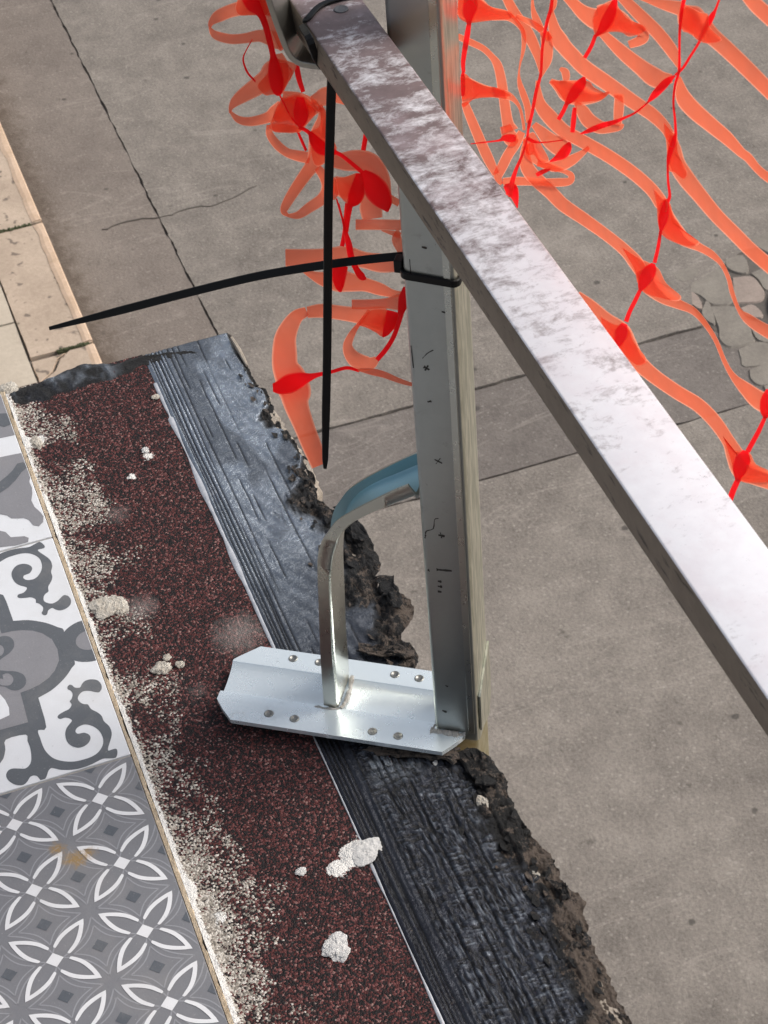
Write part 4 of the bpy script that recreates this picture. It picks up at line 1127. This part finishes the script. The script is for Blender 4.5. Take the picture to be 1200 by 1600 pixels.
# tie round the post
t2 = empty('cable_tie', UV(178, -82, 323), 'black cable tie cinched round the steel post with its tail pointing left over the street', 'cable tie')
zt_ = atV(670, 433, V0)[2]
lpp = sect(U0-.9, U1+.9, V0+.9, V1-.9, 3.2, zt_, 4); lpp = [p+np.array([0, 0, (UA@p-U0)*-.08]) for p in lpp]; lpp = lpp+[lpp[0]]
fixn(strap(lpp, 4.2, 1.5, lambda i, p, d: np.array([0, 0, 1.])).build('loop', M_black, t2))
hd = atV(624, 412, -86)
fixn(bevel(MB().box(hd, (2.2, 3.0, 3.6), (UA, VA, np.array([0, 0, 1.]))).build('head', M_black, t2), .6))
tp = [atV(x, y, v) for x, y, v in ((632, 400, -96), (618, 401, -95), (560, 407, -92), (480, 418, -90), (400, 432, -89), (300, 456, -88), (200, 482, -88), (130, 500, -88), (78, 513, -88))]
tp = cr(tp, 4); tn = len(tp); tapr = [1 if i < tn*.75 else 1-.6*((i-tn*.75)/(tn*.25)) for i in range(tn)]
fixn(strap(tp, 4.2, 1.6, flatto, tapr).build('tail', M_black, t2))

# ------------------------------------------------------------------ orange barrier net
net = empty('barrier_net', atY(1000, 400, -246), 'orange plastic barrier net, bunched beside the post and stretched out beyond the rail', 'barrier net')
cnt = [0]
def ribbon(pts, mat, name, plane, amp=0.0, tilt=.35, lift=0.0, n=5):
    P = cr(pts, n); N = len(P); cnt[0] += 1; rs = random.Random(cnt[0]*13)
    V = []; rim = []; thk = []
    ph = rs.uniform(0, 6.28); tl = tilt*rs.choice((-1, 1))
    tot = np.concatenate([[0], np.cumsum(np.linalg.norm(np.diff(P[:, :2], axis=0), axis=1))])
    for i, (x, y, w) in enumerate(P):
        w = max(w, 1.0)
        d = P[min(i+1, N-1), :2]-P[max(i-1, 0), :2]; d = d/max(1e-6, np.linalg.norm(d)); nn = np.array([-d[1], d[0]])
        dep = lift+amp*math.sin(math.pi*i/(N-1))
        tw = tl*math.sin(ph+tot[i]*.012)
        wm = w/2.55
        for u in (-1, -.80, -.3, .3, .80, 1):
            q = np.array([x, y])+nn*u*w/2
            p = plane(q[0], q[1]); vd = view(p)
            cup = .10*wm*(1-u*u)
            V.append(p+vd*(dep+tw*u*wm*.5-cup)); rim.append(1.0 if abs(u) == 1 else 0.0); thk.append(float(.8*sst(26, 62, w)))
    F = [[i*6+j, i*6+j+1, (i+1)*6+j+1, (i+1)*6+j] for i in range(N-1) for j in range(5)]
    if 'knot' in name or 'cord' in name: rim = [r*.25 for r in rim]
    # the narrow rim keeps its width in real units
    o = obj(name, V, F, mat, net, smooth=True, attrs={'rim': rim, 'thick': thk})
    return o
def PT(f, outline, lift=.5):
    Q = f([(x, y, 1) for x, y in outline]); Q = cr(np.array(Q+[Q[0]]), 4)[:-1, :2]; n_ = len(Q)
    tri_c = Q.mean(0); V = []; rim = []; thk = []
    for k, (s_, rm) in enumerate(((1, 1), (.94, 0), (.62, 0), (.3, 0))):
        for q in Q:
            p = tri_c+(q-tri_c)*s_; w3 = CUR[0](p[0], p[1]); V.append(w3+view(w3)*(lift-1.6*(1-s_)+.5*math.sin(p[0]*.11+p[1]*.07))); rim.append(rm*.8); thk.append(.1 if s_ > .9 else (.3 if s_ > .5 else .6))
    w3 = CUR[0](*tri_c); V.append(w3+view(w3)*(lift-1.6)); rim.append(0); thk.append(.6)
    F = [[k*n_+i, k*n_+(i+1) % n_, (k+1)*n_+(i+1) % n_, (k+1)*n_+i] for k in range(3) for i in range(n_)]+[[3*n_+i, 3*n_+(i+1) % n_, 4*n_] for i in range(n_)]
    return obj('film_web', V, F, M_net, net, smooth=True, attrs={'rim': rim, 'thick': thk})
def T(ox, oy, s):
    return lambda L: [(ox+x*s, oy+y*s, w*s) for x, y, w in L]
Z1, Z2, Z3, Z4 = T(310, 0, 230/1200), T(400, 140, .2), T(420, 320, .2), T(410, 440, 260/1200)
Z5, Z6, Z7, Z8, R3 = T(700, 0, 1/6), T(720, 130, .2), T(880, 0, 320/1200), T(880, 180, 320/1200), T(750, 350, .375)
PR = lambda x, y: atY(x, y, -246.0)
PL = lambda x, y: atV(x, y, -98.0)
def S_(f, L, amp=0.0, lift=0.0, pl=None, tilt=.35): ribbon(f(L), M_net, 'strand', pl or CUR[0], amp, tilt, lift)
def C_(f, L, lift=-.9, amp=0.0, pl=None): ribbon(f(L), M_knot, 'cord', pl or CUR[0], amp, .1, lift)
def N_(f, L, lift=-.9, pl=None): ribbon(f(L), M_knot, 'knot', pl or CUR[0], 0, .1, lift)
CUR = [PR]
# -- stretched part beyond the rail
S_(Z7, [(340, -20, 60), (430, 70, 75), (560, 200, 80), (650, 320, 70), (682, 405, 16)], 3, 1)
S_(Z7, [(0, -40, 50), (60, 20, 65), (120, 75, 90), (190, 110, 130), (240, 105, 165), (320, 120, 130), (390, 155, 80), (450, 180, 62), (470, 215, 70), (445, 240, 60), (385, 262, 46)], 2, 0)
N_(Z7, [(303, -12, 14), (300, 15, 40), (272, 90, 68), (240, 150, 62), (210, 190, 30), (190, 210, 18)])
C_(Z7, [(190, 205, 22), (165, 270, 24), (125, 340, 24)])
S_(Z7, [(220, 185, 50), (340, 300, 80), (450, 390, 95), (550, 460, 115), (640, 460, 50)], 4, 3)
N_(Z7, [(655, 443, 12), (605, 482, 46), (540, 550, 44), (495, 600, 12)], 1)
C_(Z7, [(655, 440, 12), (700, 400, 16), (745, 330, 16), (795, 250, 16), (845, 155, 26), (872, 95, 34), (893, 55, 16), (922, -25, 12)], 2)
C_(Z7, [(712, -25, 26), (692, 80, 22), (682, 200, 16), (681, 330, 15), (678, 420, 18), (655, 500, 15), (646, 600, 13), (655, 700, 15), (660, 790, 18)], -2)
S_(Z7, [(700, 60, 90), (740, 100, 165), (800, 150, 145), (870, 210, 105), (960, 290, 98), (1080, 405, 95), (1200, 525, 90), (1320, 640, 90)], 3)
S_(Z7, [(420, -18, 14), (480, 0, 22), (580, 25, 60), (690, 50, 90)], 2, 2)
S_(Z7, [(1060, -45, 70), (1130, 30, 90), (1230, 120, 95), (1330, 210, 90)])
S_(Z7, [(682, 450, 14), (700, 560, 90), (760, 640, 100), (870, 735, 90), (960, 810, 80), (1040, 890, 58), (1085, 925, 55), (1140, 990, 50), (1210, 1045, 58), (1320, 1100, 60)], 4)
N_(Z8, [(662, 95, 10), (645, 160, 34), (622, 235, 30), (612, 300, 12)])
C_(Z8, [(612, 290, 14), (615, 390, 15), (624, 470, 18), (612, 510, 22)])
S_(Z5, [(962, 40, 20), (975, 160, 70), (1000, 280, 120), (1040, 370, 160), (1096, 445, 150), (1180, 535, 148), (1288, 640, 150), (1496, 784, 148), (1720, 944, 140), (1912, 1072, 130), (2040, 1200, 108), (2096, 1312, 84), (2105, 1380, 36)], 4, -1)
S_(Z8, [(640, 120, 40), (650, 200, 85), (668, 285, 100), (720, 370, 104), (800, 470, 92), (900, 590, 85), (1000, 690, 84), (1100, 790, 84), (1210, 885, 84), (1320, 980, 84)], 3)
S_(Z6, [(600, -20, 30), (605, 60, 50), (622, 170, 100), (700, 270, 122), (800, 370, 112), (925, 440, 108), (1133, 557, 106), (1293, 663, 106), (1413, 757, 104), (1507, 850, 104), (1567, 943, 105), (1590, 1010, 40)], 4, -1)
N_(Z8, [(604, 490, 18), (598, 540, 48), (585, 610, 58), (572, 680, 16)])
C_(Z8, [(572, 675, 18), (555, 780, 22), (535, 865, 24)])
S_(Z8, [(600, 490, 14), (596, 545, 70), (612, 620, 108), (655, 680, 104), (720, 735, 74), (800, 775, 50), (870, 815, 44), (930, 875, 28), (970, 960, 26), (990, 1040, 28), (1030, 1140, 26), (1080, 1190, 60), (1150, 1240, 72), (1240, 1290, 80)], 5)
S_(Z6, [(505, 440, 26), (500, 560, 80), (520, 660, 110), (590, 750, 116), (700, 850, 112), (800, 950, 108), (960, 1060, 100), (1133, 1183, 92), (1280, 1303, 96), (1373, 1410, 116), (1420, 1500, 90)], 4)
N_(Z8, [(528, 868, 22), (515, 900, 70), (488, 945, 86), (462, 1000, 52), (452, 1030, 18)])
C_(Z8, [(452, 1022, 22), (425, 1080, 26), (390, 1150, 26), (368, 1210, 28)])
S_(R3, [(680, 190, 70), (705, 245, 88), (760, 300, 62), (830, 335, 42), (885, 360, 32), (930, 405, 24), (980, 480, 20), (1020, 575, 20), (1055, 635, 28), (1105, 685, 56), (1165, 735, 80), (1240, 770, 80)], 5)
N_(R3, [(1205, 690, 26), (1195, 735, 54), (1190, 780, 46), (1190, 810, 16)])
C_(R3, [(1190, 800, 16), (1160, 865, 20), (1115, 948, 22)])
S_(R3, [(400, 300, 50), (455, 345, 66), (520, 400, 70), (580, 450, 92), (605, 500, 96), (650, 565, 74), (720, 630, 62), (820, 700, 60), (910, 755, 60), (980, 825, 58), (1035, 905, 56), (1062, 960, 78), (1095, 1020, 96), (1150, 1050, 78), (1230, 1085, 60)], 4)
N_(R3, [(602, 415, 26), (590, 450, 54), (578, 490, 40), (568, 515, 14)])
N_(R3, [(1108, 945, 24), (1096, 980, 66), (1082, 1025, 60), (1072, 1065, 20)])
C_(R3, [(1078, 1060, 24), (1055, 1110, 26), (1036, 1165, 26)])
PT(Z8, [(340, 770), (440, 835), (500, 862), (560, 900), (605, 985), (690, 1060), (660, 1090), (540, 1065), (470, 1035), (440, 990), (415, 905)])
PT(Z8, [(530, 425), (590, 488), (622, 508), (655, 600), (720, 688), (800, 745), (740, 772), (640, 740), (580, 702), (556, 640), (548, 540)])
PT(Z8, [(590, 40), (640, 98), (668, 112), (672, 220), (725, 330), (705, 375), (650, 335), (615, 320), (607, 200)])
PT(R3, [(1010, 880), (1050, 942), (1120, 950), (1150, 1000), (1205, 1030), (1210, 1072), (1150, 1078), (1085, 1072), (1060, 1040), (1040, 970)])
PT(R3, [(500, 385), (560, 418), (615, 425), (640, 490), (695, 565), (655, 590), (600, 545), (560, 505), (515, 440)])
PT(Z7, [(695, 15), (735, 35), (800, 70), (850, 85), (860, 160), (930, 235), (850, 255), (790, 238), (740, 192), (695, 172)])
# -- slack upper part just right of the post
PT(Z5, [(90, -20), (300, -20), (400, 60), (540, 95), (600, 150), (580, 180), (420, 190), (230, 215), (170, 210), (95, 150)])
PT(Z5, [(125, 680), (165, 690), (220, 740), (330, 800), (450, 820), (540, 860), (600, 900), (450, 910), (300, 920), (210, 945), (135, 1000)])
PT(Z7, [(170, 120), (200, 50), (290, 0), (330, 50), (380, 110), (470, 150), (480, 185), (390, 215), (340, 190), (260, 190), (200, 215), (180, 190)])
PT(Z6, [(690, -20), (980, -20), (1040, 30), (1140, 95), (1050, 140), (880, 150), (830, 160), (800, 130), (740, 40)])
PT(Z6, [(480, 440), (560, 380), (600, 430), (640, 500), (690, 605), (620, 620), (570, 560), (520, 560)])
S_(Z5, [(90, 60, 150), (170, 70, 230), (260, 90, 240), (360, 120, 150), (460, 138, 110), (560, 150, 92), (640, 210, 56), (700, 290, 46), (712, 400, 46), (700, 500, 34), (676, 600, 18), (665, 690, 20), (672, 780, 48), (705, 880, 66), (745, 1000, 66), (760, 1150, 60)], 3)
N_(Z5, [(215, -40, 110), (212, 40, 140), (196, 120, 120), (196, 190, 62), (197, 230, 40)])
C_(Z5, [(197, 225, 44), (180, 330, 54), (160, 450, 50), (142, 580, 44), (146, 680, 34)])
N_(Z5, [(142, 670, 24), (138, 730, 44), (138, 820, 50), (136, 900, 40)])
S_(Z5, [(128, 830, 230), (180, 830, 215), (250, 840, 165), (350, 855, 115), (450, 872, 90), (550, 892, 80), (620, 935, 50), (672, 1010, 30), (700, 1120, 30), (715, 1220, 30)], 2)
S_(Z5, [(90, 340, 60), (220, 400, 66), (330, 455, 62), (410, 530, 62), (460, 600, 84), (490, 700, 92), (515, 850, 98), (535, 1000, 100), (560, 1150, 110), (590, 1230, 150)], 3, 4)
S_(Z5, [(540, -40, 85), (590, 60, 95), (650, 150, 90), (710, 230, 90), (760, 330, 110), (815, 450, 100), (850, 560, 70), (868, 690, 20)], 3, 2)
S_(Z5, [(640, 150, 40), (780, 215, 66), (890, 290, 66), (960, 370, 60)], 2, 1)
S_(Z5, [(790, -30, 18), (798, 90, 44), (830, 190, 76), (880, 290, 66)], 2, 3)
S_(Z5, [(905, 300, 90), (930, 430, 110), (930, 560, 92), (895, 660, 50), (868, 730, 16)], 1, 1)
S_(Z5, [(990, -40, 70), (992, 50, 55), (965, 120, 20)], 1)
C_(Z5, [(978, -30, 30), (965, 80, 34), (925, 220, 32), (885, 440, 28), (870, 690, 28), (828, 850, 32), (790, 1050, 32), (755, 1200, 30)], -2)
C_(Z6, [(534, 290, 24), (516, 440, 18), (480, 560, 20), (430, 680, 30), (400, 780, 40), (385, 890, 30)], -2)
S_(Z6, [(30, 150, 60), (60, 230, 72), (110, 350, 80), (165, 480, 84), (215, 590, 84), (275, 710, 60)], 3)
C_(Z6, [(78, 474, 8), (200, 460, 12), (300, 447, 18), (340, 430, 50), (390, 430, 66), (430, 430, 50)], 0)
S_(Z6, [(350, 330, 90), (370, 390, 110), (400, 440, 120), (440, 470, 60)], 0, 2)
C_(Z6, [(520, 430, 30), (560, 452, 30), (620, 463, 14), (700, 458, 9), (800, 444, 10)], -1)
S_(Z6, [(478, 380, 60), (430, 470, 80), (370, 560, 82), (325, 650, 82), (290, 730, 70), (320, 790, 30)], 2)
S_(Z6, [(700, -20, 40), (760, 20, 90), (830, 60, 170), (920, 90, 170), (1010, 110, 110), (1090, 105, 60), (1160, 70, 16)], 2)
N_(Z6, [(965, -50, 20), (945, -5, 76), (905, 50, 92), (865, 110, 76), (830, 155, 40)])
C_(Z6, [(832, 150, 34), (800, 220, 34), (762, 285, 34)])
C_(Z6, [(890, 190, 30), (882, 280, 42), (872, 385, 36)])
S_(Z6, [(900, 150, 40), (945, 210, 100), (1000, 290, 120), (1080, 340, 110), (1160, 350, 80), (1240, 345, 50), (1270, 320, 20)], 2)
C_(Z7, [(100, 785, 8), (160, 762, 30), (230, 735, 34), (300, 715, 26), (360, 690, 16), (430, 655, 12), (500, 597, 10)], -2)
S_(Z7, [(330, 550, 55), (326, 640, 62), (318, 735, 45)], 0, 4)
S_(Z6, [(570, 320, 50), (630, 380, 90), (700, 450, 130), (780, 500, 150), (840, 520, 100)], 0, 1)
N_(Z6, [(850, 460, 20), (835, 500, 70), (800, 550, 84), (740, 590, 40), (695, 612, 12)])
S_(Z6, [(530, 470, 80), (560, 560, 92), (630, 625, 66), (740, 650, 90), (850, 610, 90), (950, 545, 50), (1000, 500, 30)], 3, 1)
S_(Z6, [(600, 620, 60), (730, 660, 50), (815, 690, 40), (862, 720, 50), (850, 765, 60), (760, 775, 70), (620, 772, 60), (450, 765, 70), (330, 770, 60)], 6, 3)
N_(Z6, [(590, 718, 32), (640, 692, 38), (700, 672, 16)])
N_(Z6, [(340, 800, 30), (390, 830, 110), (420, 880, 70), (442, 975, 8)], 2)
S_(Z5, [(1050, 640, 30), (1100, 680, 80), (1110, 760, 60)], 0, 4)
# -- bunched part left of the post
CUR = [PL]
PT(Z1, [(590, 500), (640, 478), (735, 498), (798, 530), (775, 600), (735, 670), (700, 735), (680, 768), (600, 772), (540, 775), (480, 700), (545, 620), (578, 560)])
PT(Z1, [(330, -30), (580, -30), (600, 60), (560, 120), (520, 125), (480, 125), (420, 125), (330, 122), (300, 60)])
PT(Z2, [(500, 130), (540, 150), (560, 240), (610, 400), (630, 470), (560, 560), (470, 600), (430, 500), (430, 400), (430, 325), (490, 290), (510, 200)])
PT(Z2, [(110, 260), (190, 80), (220, 60), (330, 70), (450, 140), (470, 185), (400, 270), (350, 330), (300, 335), (140, 330)])
PT(Z2, [(620, 690), (700, 680), (800, 650), (850, 700), (845, 800), (825, 880), (760, 890), (710, 890), (650, 820)])
PT(Z3, [(690, 940), (800, 820), (950, 825), (1010, 850), (1015, 880), (960, 960), (890, 1030), (840, 1000), (760, 960)])
S_(Z1, [(600, 30, 230), (500, 40, 170), (380, 60, 125), (260, 90, 110), (160, 135, 100), (105, 185, 52), (92, 232, 16)], 6)
S_(Z1, [(90, 225, 18), (140, 285, 70), (260, 318, 82), (380, 312, 84), (500, 292, 100), (600, 315, 130), (670, 355, 120), (700, 400, 70)], 8, 4)
N_(Z1, [(400, -40, 130), (450, 40, 130), (505, 110, 66), (545, 200, 54), (580, 330, 52), (604, 430, 48), (615, 490, 64)])
S_(Z1, [(530, -40, 120), (590, 110, 110), (640, 240, 110), (690, 390, 70)], 2, 2)
S_(Z1, [(740, 540, 90), (690, 580, 200), (620, 600, 230), (560, 650, 180), (470, 710, 150), (370, 775, 120), (300, 830, 84), (265, 880, 40), (258, 920, 18)], 6)
S_(Z1, [(640, 440, 90), (655, 520, 150), (665, 620, 170), (670, 740, 60)], 0, 1)
S_(Z1, [(258, 910, 20), (330, 975, 62), (430, 990, 78), (560, 960, 92), (630, 920, 130), (690, 860, 110)], 8, 3)
N_(Z1, [(612, 470, 60), (622, 560, 110), (635, 660, 124), (648, 740, 90), (658, 780, 30)])
C_(Z1, [(662, 775, 14), (700, 850, 12), (750, 945, 14), (800, 1010, 14), (850, 1040, 12)])
C_(Z1, [(440, 320, 8), (385, 420, 10), (365, 490, 14), (400, 590, 18), (465, 665, 16)], 3)
N_(Z1, [(812, 520, 20), (808, 580, 46), (825, 660, 44), (855, 750, 36)], 2)
S_(Z2, [(150, 240, 60), (230, 170, 180), (330, 150, 240), (420, 160, 150), (490, 170, 30)], 2, 1)
N_(Z2, [(345, 60, 60), (345, 120, 100), (350, 190, 126), (350, 250, 96), (345, 295, 30)])
S_(Z2, [(105, 290, 40), (200, 300, 66), (290, 310, 60), (350, 310, 24)], 0, 2)
S_(Z2, [(210, 45, 70), (330, 68, 96), (440, 115, 88), (505, 165, 30)], 3)
S_(Z2, [(430, 80, 60), (500, 70, 130), (570, 40, 130), (640, 75, 66), (710, 110, 30)], 3, 1)
S_(Z2, [(500, 120, 40), (515, 200, 60), (515, 300, 150), (500, 400, 175), (480, 500, 150), (440, 590, 115), (375, 680, 100), (300, 790, 90), (240, 890, 76), (218, 950, 56), (250, 985, 24)], 5)
S_(Z2, [(245, 985, 24), (330, 980, 62), (420, 920, 84), (520, 850, 94), (565, 770, 110), (540, 690, 90), (480, 610, 60)], 8, 4)
N_(Z2, [(420, 330, 30), (460, 400, 90), (510, 455, 110), (570, 480, 80), (625, 490, 40)])
C_(Z2, [(335, 295, 30), (385, 315, 30), (425, 350, 34), (440, 410, 40)])
S_(Z2, [(100, 275, 36), (108, 350, 60), (165, 430, 72), (240, 490, 72), (320, 515, 86), (420, 535, 96)], 7, 4)
C_(Z2, [(325, 325, 18), (360, 405, 24), (392, 478, 22)], 1)
C_(Z2, [(610, 485, 36), (670, 515, 32), (755, 582, 34), (835, 650, 34)])
S_(Z2, [(590, 560, 96), (700, 560, 150), (800, 555, 170), (890, 590, 190), (960, 690, 170), (1000, 800, 120), (1040, 900, 50)], 4, 2)
N_(Z2, [(835, 640, 50), (890, 710, 150), (950, 800, 190), (1005, 890, 130), (1030, 955, 14)])
S_(Z2, [(600, 720, 100), (680, 760, 170), (770, 770, 200)], 1, 3)
N_(Z2, [(810, 655, 60), (800, 760, 120), (770, 850, 120), (735, 900, 56)])
C_(Z2, [(735, 890, 52), (718, 990, 44), (700, 1110, 44)])
S_(Z2, [(850, 800, 50), (890, 900, 170), (910, 1010, 160)], 1, 3)
S_(Z2, [(590, 690, 60), (618, 790, 66), (605, 860, 24)], 1, 1)
C_(Z2, [(628, 850, 12), (655, 940, 16), (690, 1060, 18)], 1)
S_(Z2, [(1040, 845, 60), (1120, 890, 56)], 0, 3)
C_(Z2, [(862, 335, 40), (838, 475, 38)], 4)
S_(Z3, [(678, 155, 84), (850, 155, 84), (1040, 158, 84)], 2, -2)
S_(Z3, [(880, 200, 10), (970, 222, 40), (1030, 240, 50)], 0, 2)
S_(Z3, [(1010, 190, 20), (1000, 270, 80), (1030, 370, 50), (1060, 500, 24)], 0, 1)
C_(Z3, [(625, -10, 60), (602, 120, 40), (592, 220, 36), (572, 325, 36)], 1)
C_(Z3, [(545, -10, 14), (578, 120, 18), (602, 220, 34), (625, 310, 52), (642, 400, 52), (680, 495, 48), (725, 560, 60), (760, 580, 20)], -2)
S_(Z3, [(130, 415, 142), (300, 412, 134), (460, 400, 124), (600, 395, 150), (740, 430, 130), (880, 455, 150), (1045, 455, 130)], 4)
S_(Z3, [(240, 500, 10), (330, 545, 60), (430, 580, 120), (540, 590, 180), (640, 605, 150), (760, 625, 110), (870, 660, 100), (970, 692, 60), (1060, 690, 36), (1105, 630, 18)], 5, 2)
N_(Z3, [(560, 475, 120), (548, 560, 116), (552, 640, 70), (562, 682, 16)], 0)
S_(Z3, [(648, 780, 80), (800, 778, 80), (920, 770, 84), (1010, 760, 130), (1062, 740, 120)], 3, -3)
N_(Z3, [(1062, 640, 20), (1050, 720, 70), (1045, 790, 74), (1025, 860, 40)], -4)
S_(Z3, [(1000, 860, 40), (930, 900, 190), (840, 885, 190), (740, 870, 140), (600, 850, 116), (420, 828, 112), (300, 840, 90)], 5, 1)
S_(Z4, [(320, 215, 70), (250, 250, 100), (200, 320, 130), (165, 410, 160), (160, 510, 180), (165, 610, 190), (205, 700, 230), (235, 800, 235), (245, 890, 180), (300, 1040, 150), (355, 1180, 142), (415, 1325, 125)], 6)
N_(Z4, [(75, 765, 60), (130, 760, 110), (200, 735, 140), (280, 705, 110), (340, 690, 60), (400, 672, 34), (500, 650, 26), (610, 622, 26), (700, 645, 20)])
S_(Z4, [(770, 205, 30), (700, 300, 26), (645, 380, 50), (615, 460, 70), (640, 530, 100), (700, 580, 120), (775, 590, 100), (825, 560, 50)], 5)
C_(Z4, [(825, 565, 36), (890, 490, 36), (945, 400, 34), (982, 300, 34), (1010, 200, 40)], -1)
S_(Z4, [(690, 635, 20), (790, 650, 50), (880, 672, 48), (980, 712, 38), (1070, 740, 28), (1132, 745, 5)], 0, -17)
N_(Z4, [(945, 215, 100), (925, 290, 100), (895, 360, 60), (868, 400, 14)], 0)
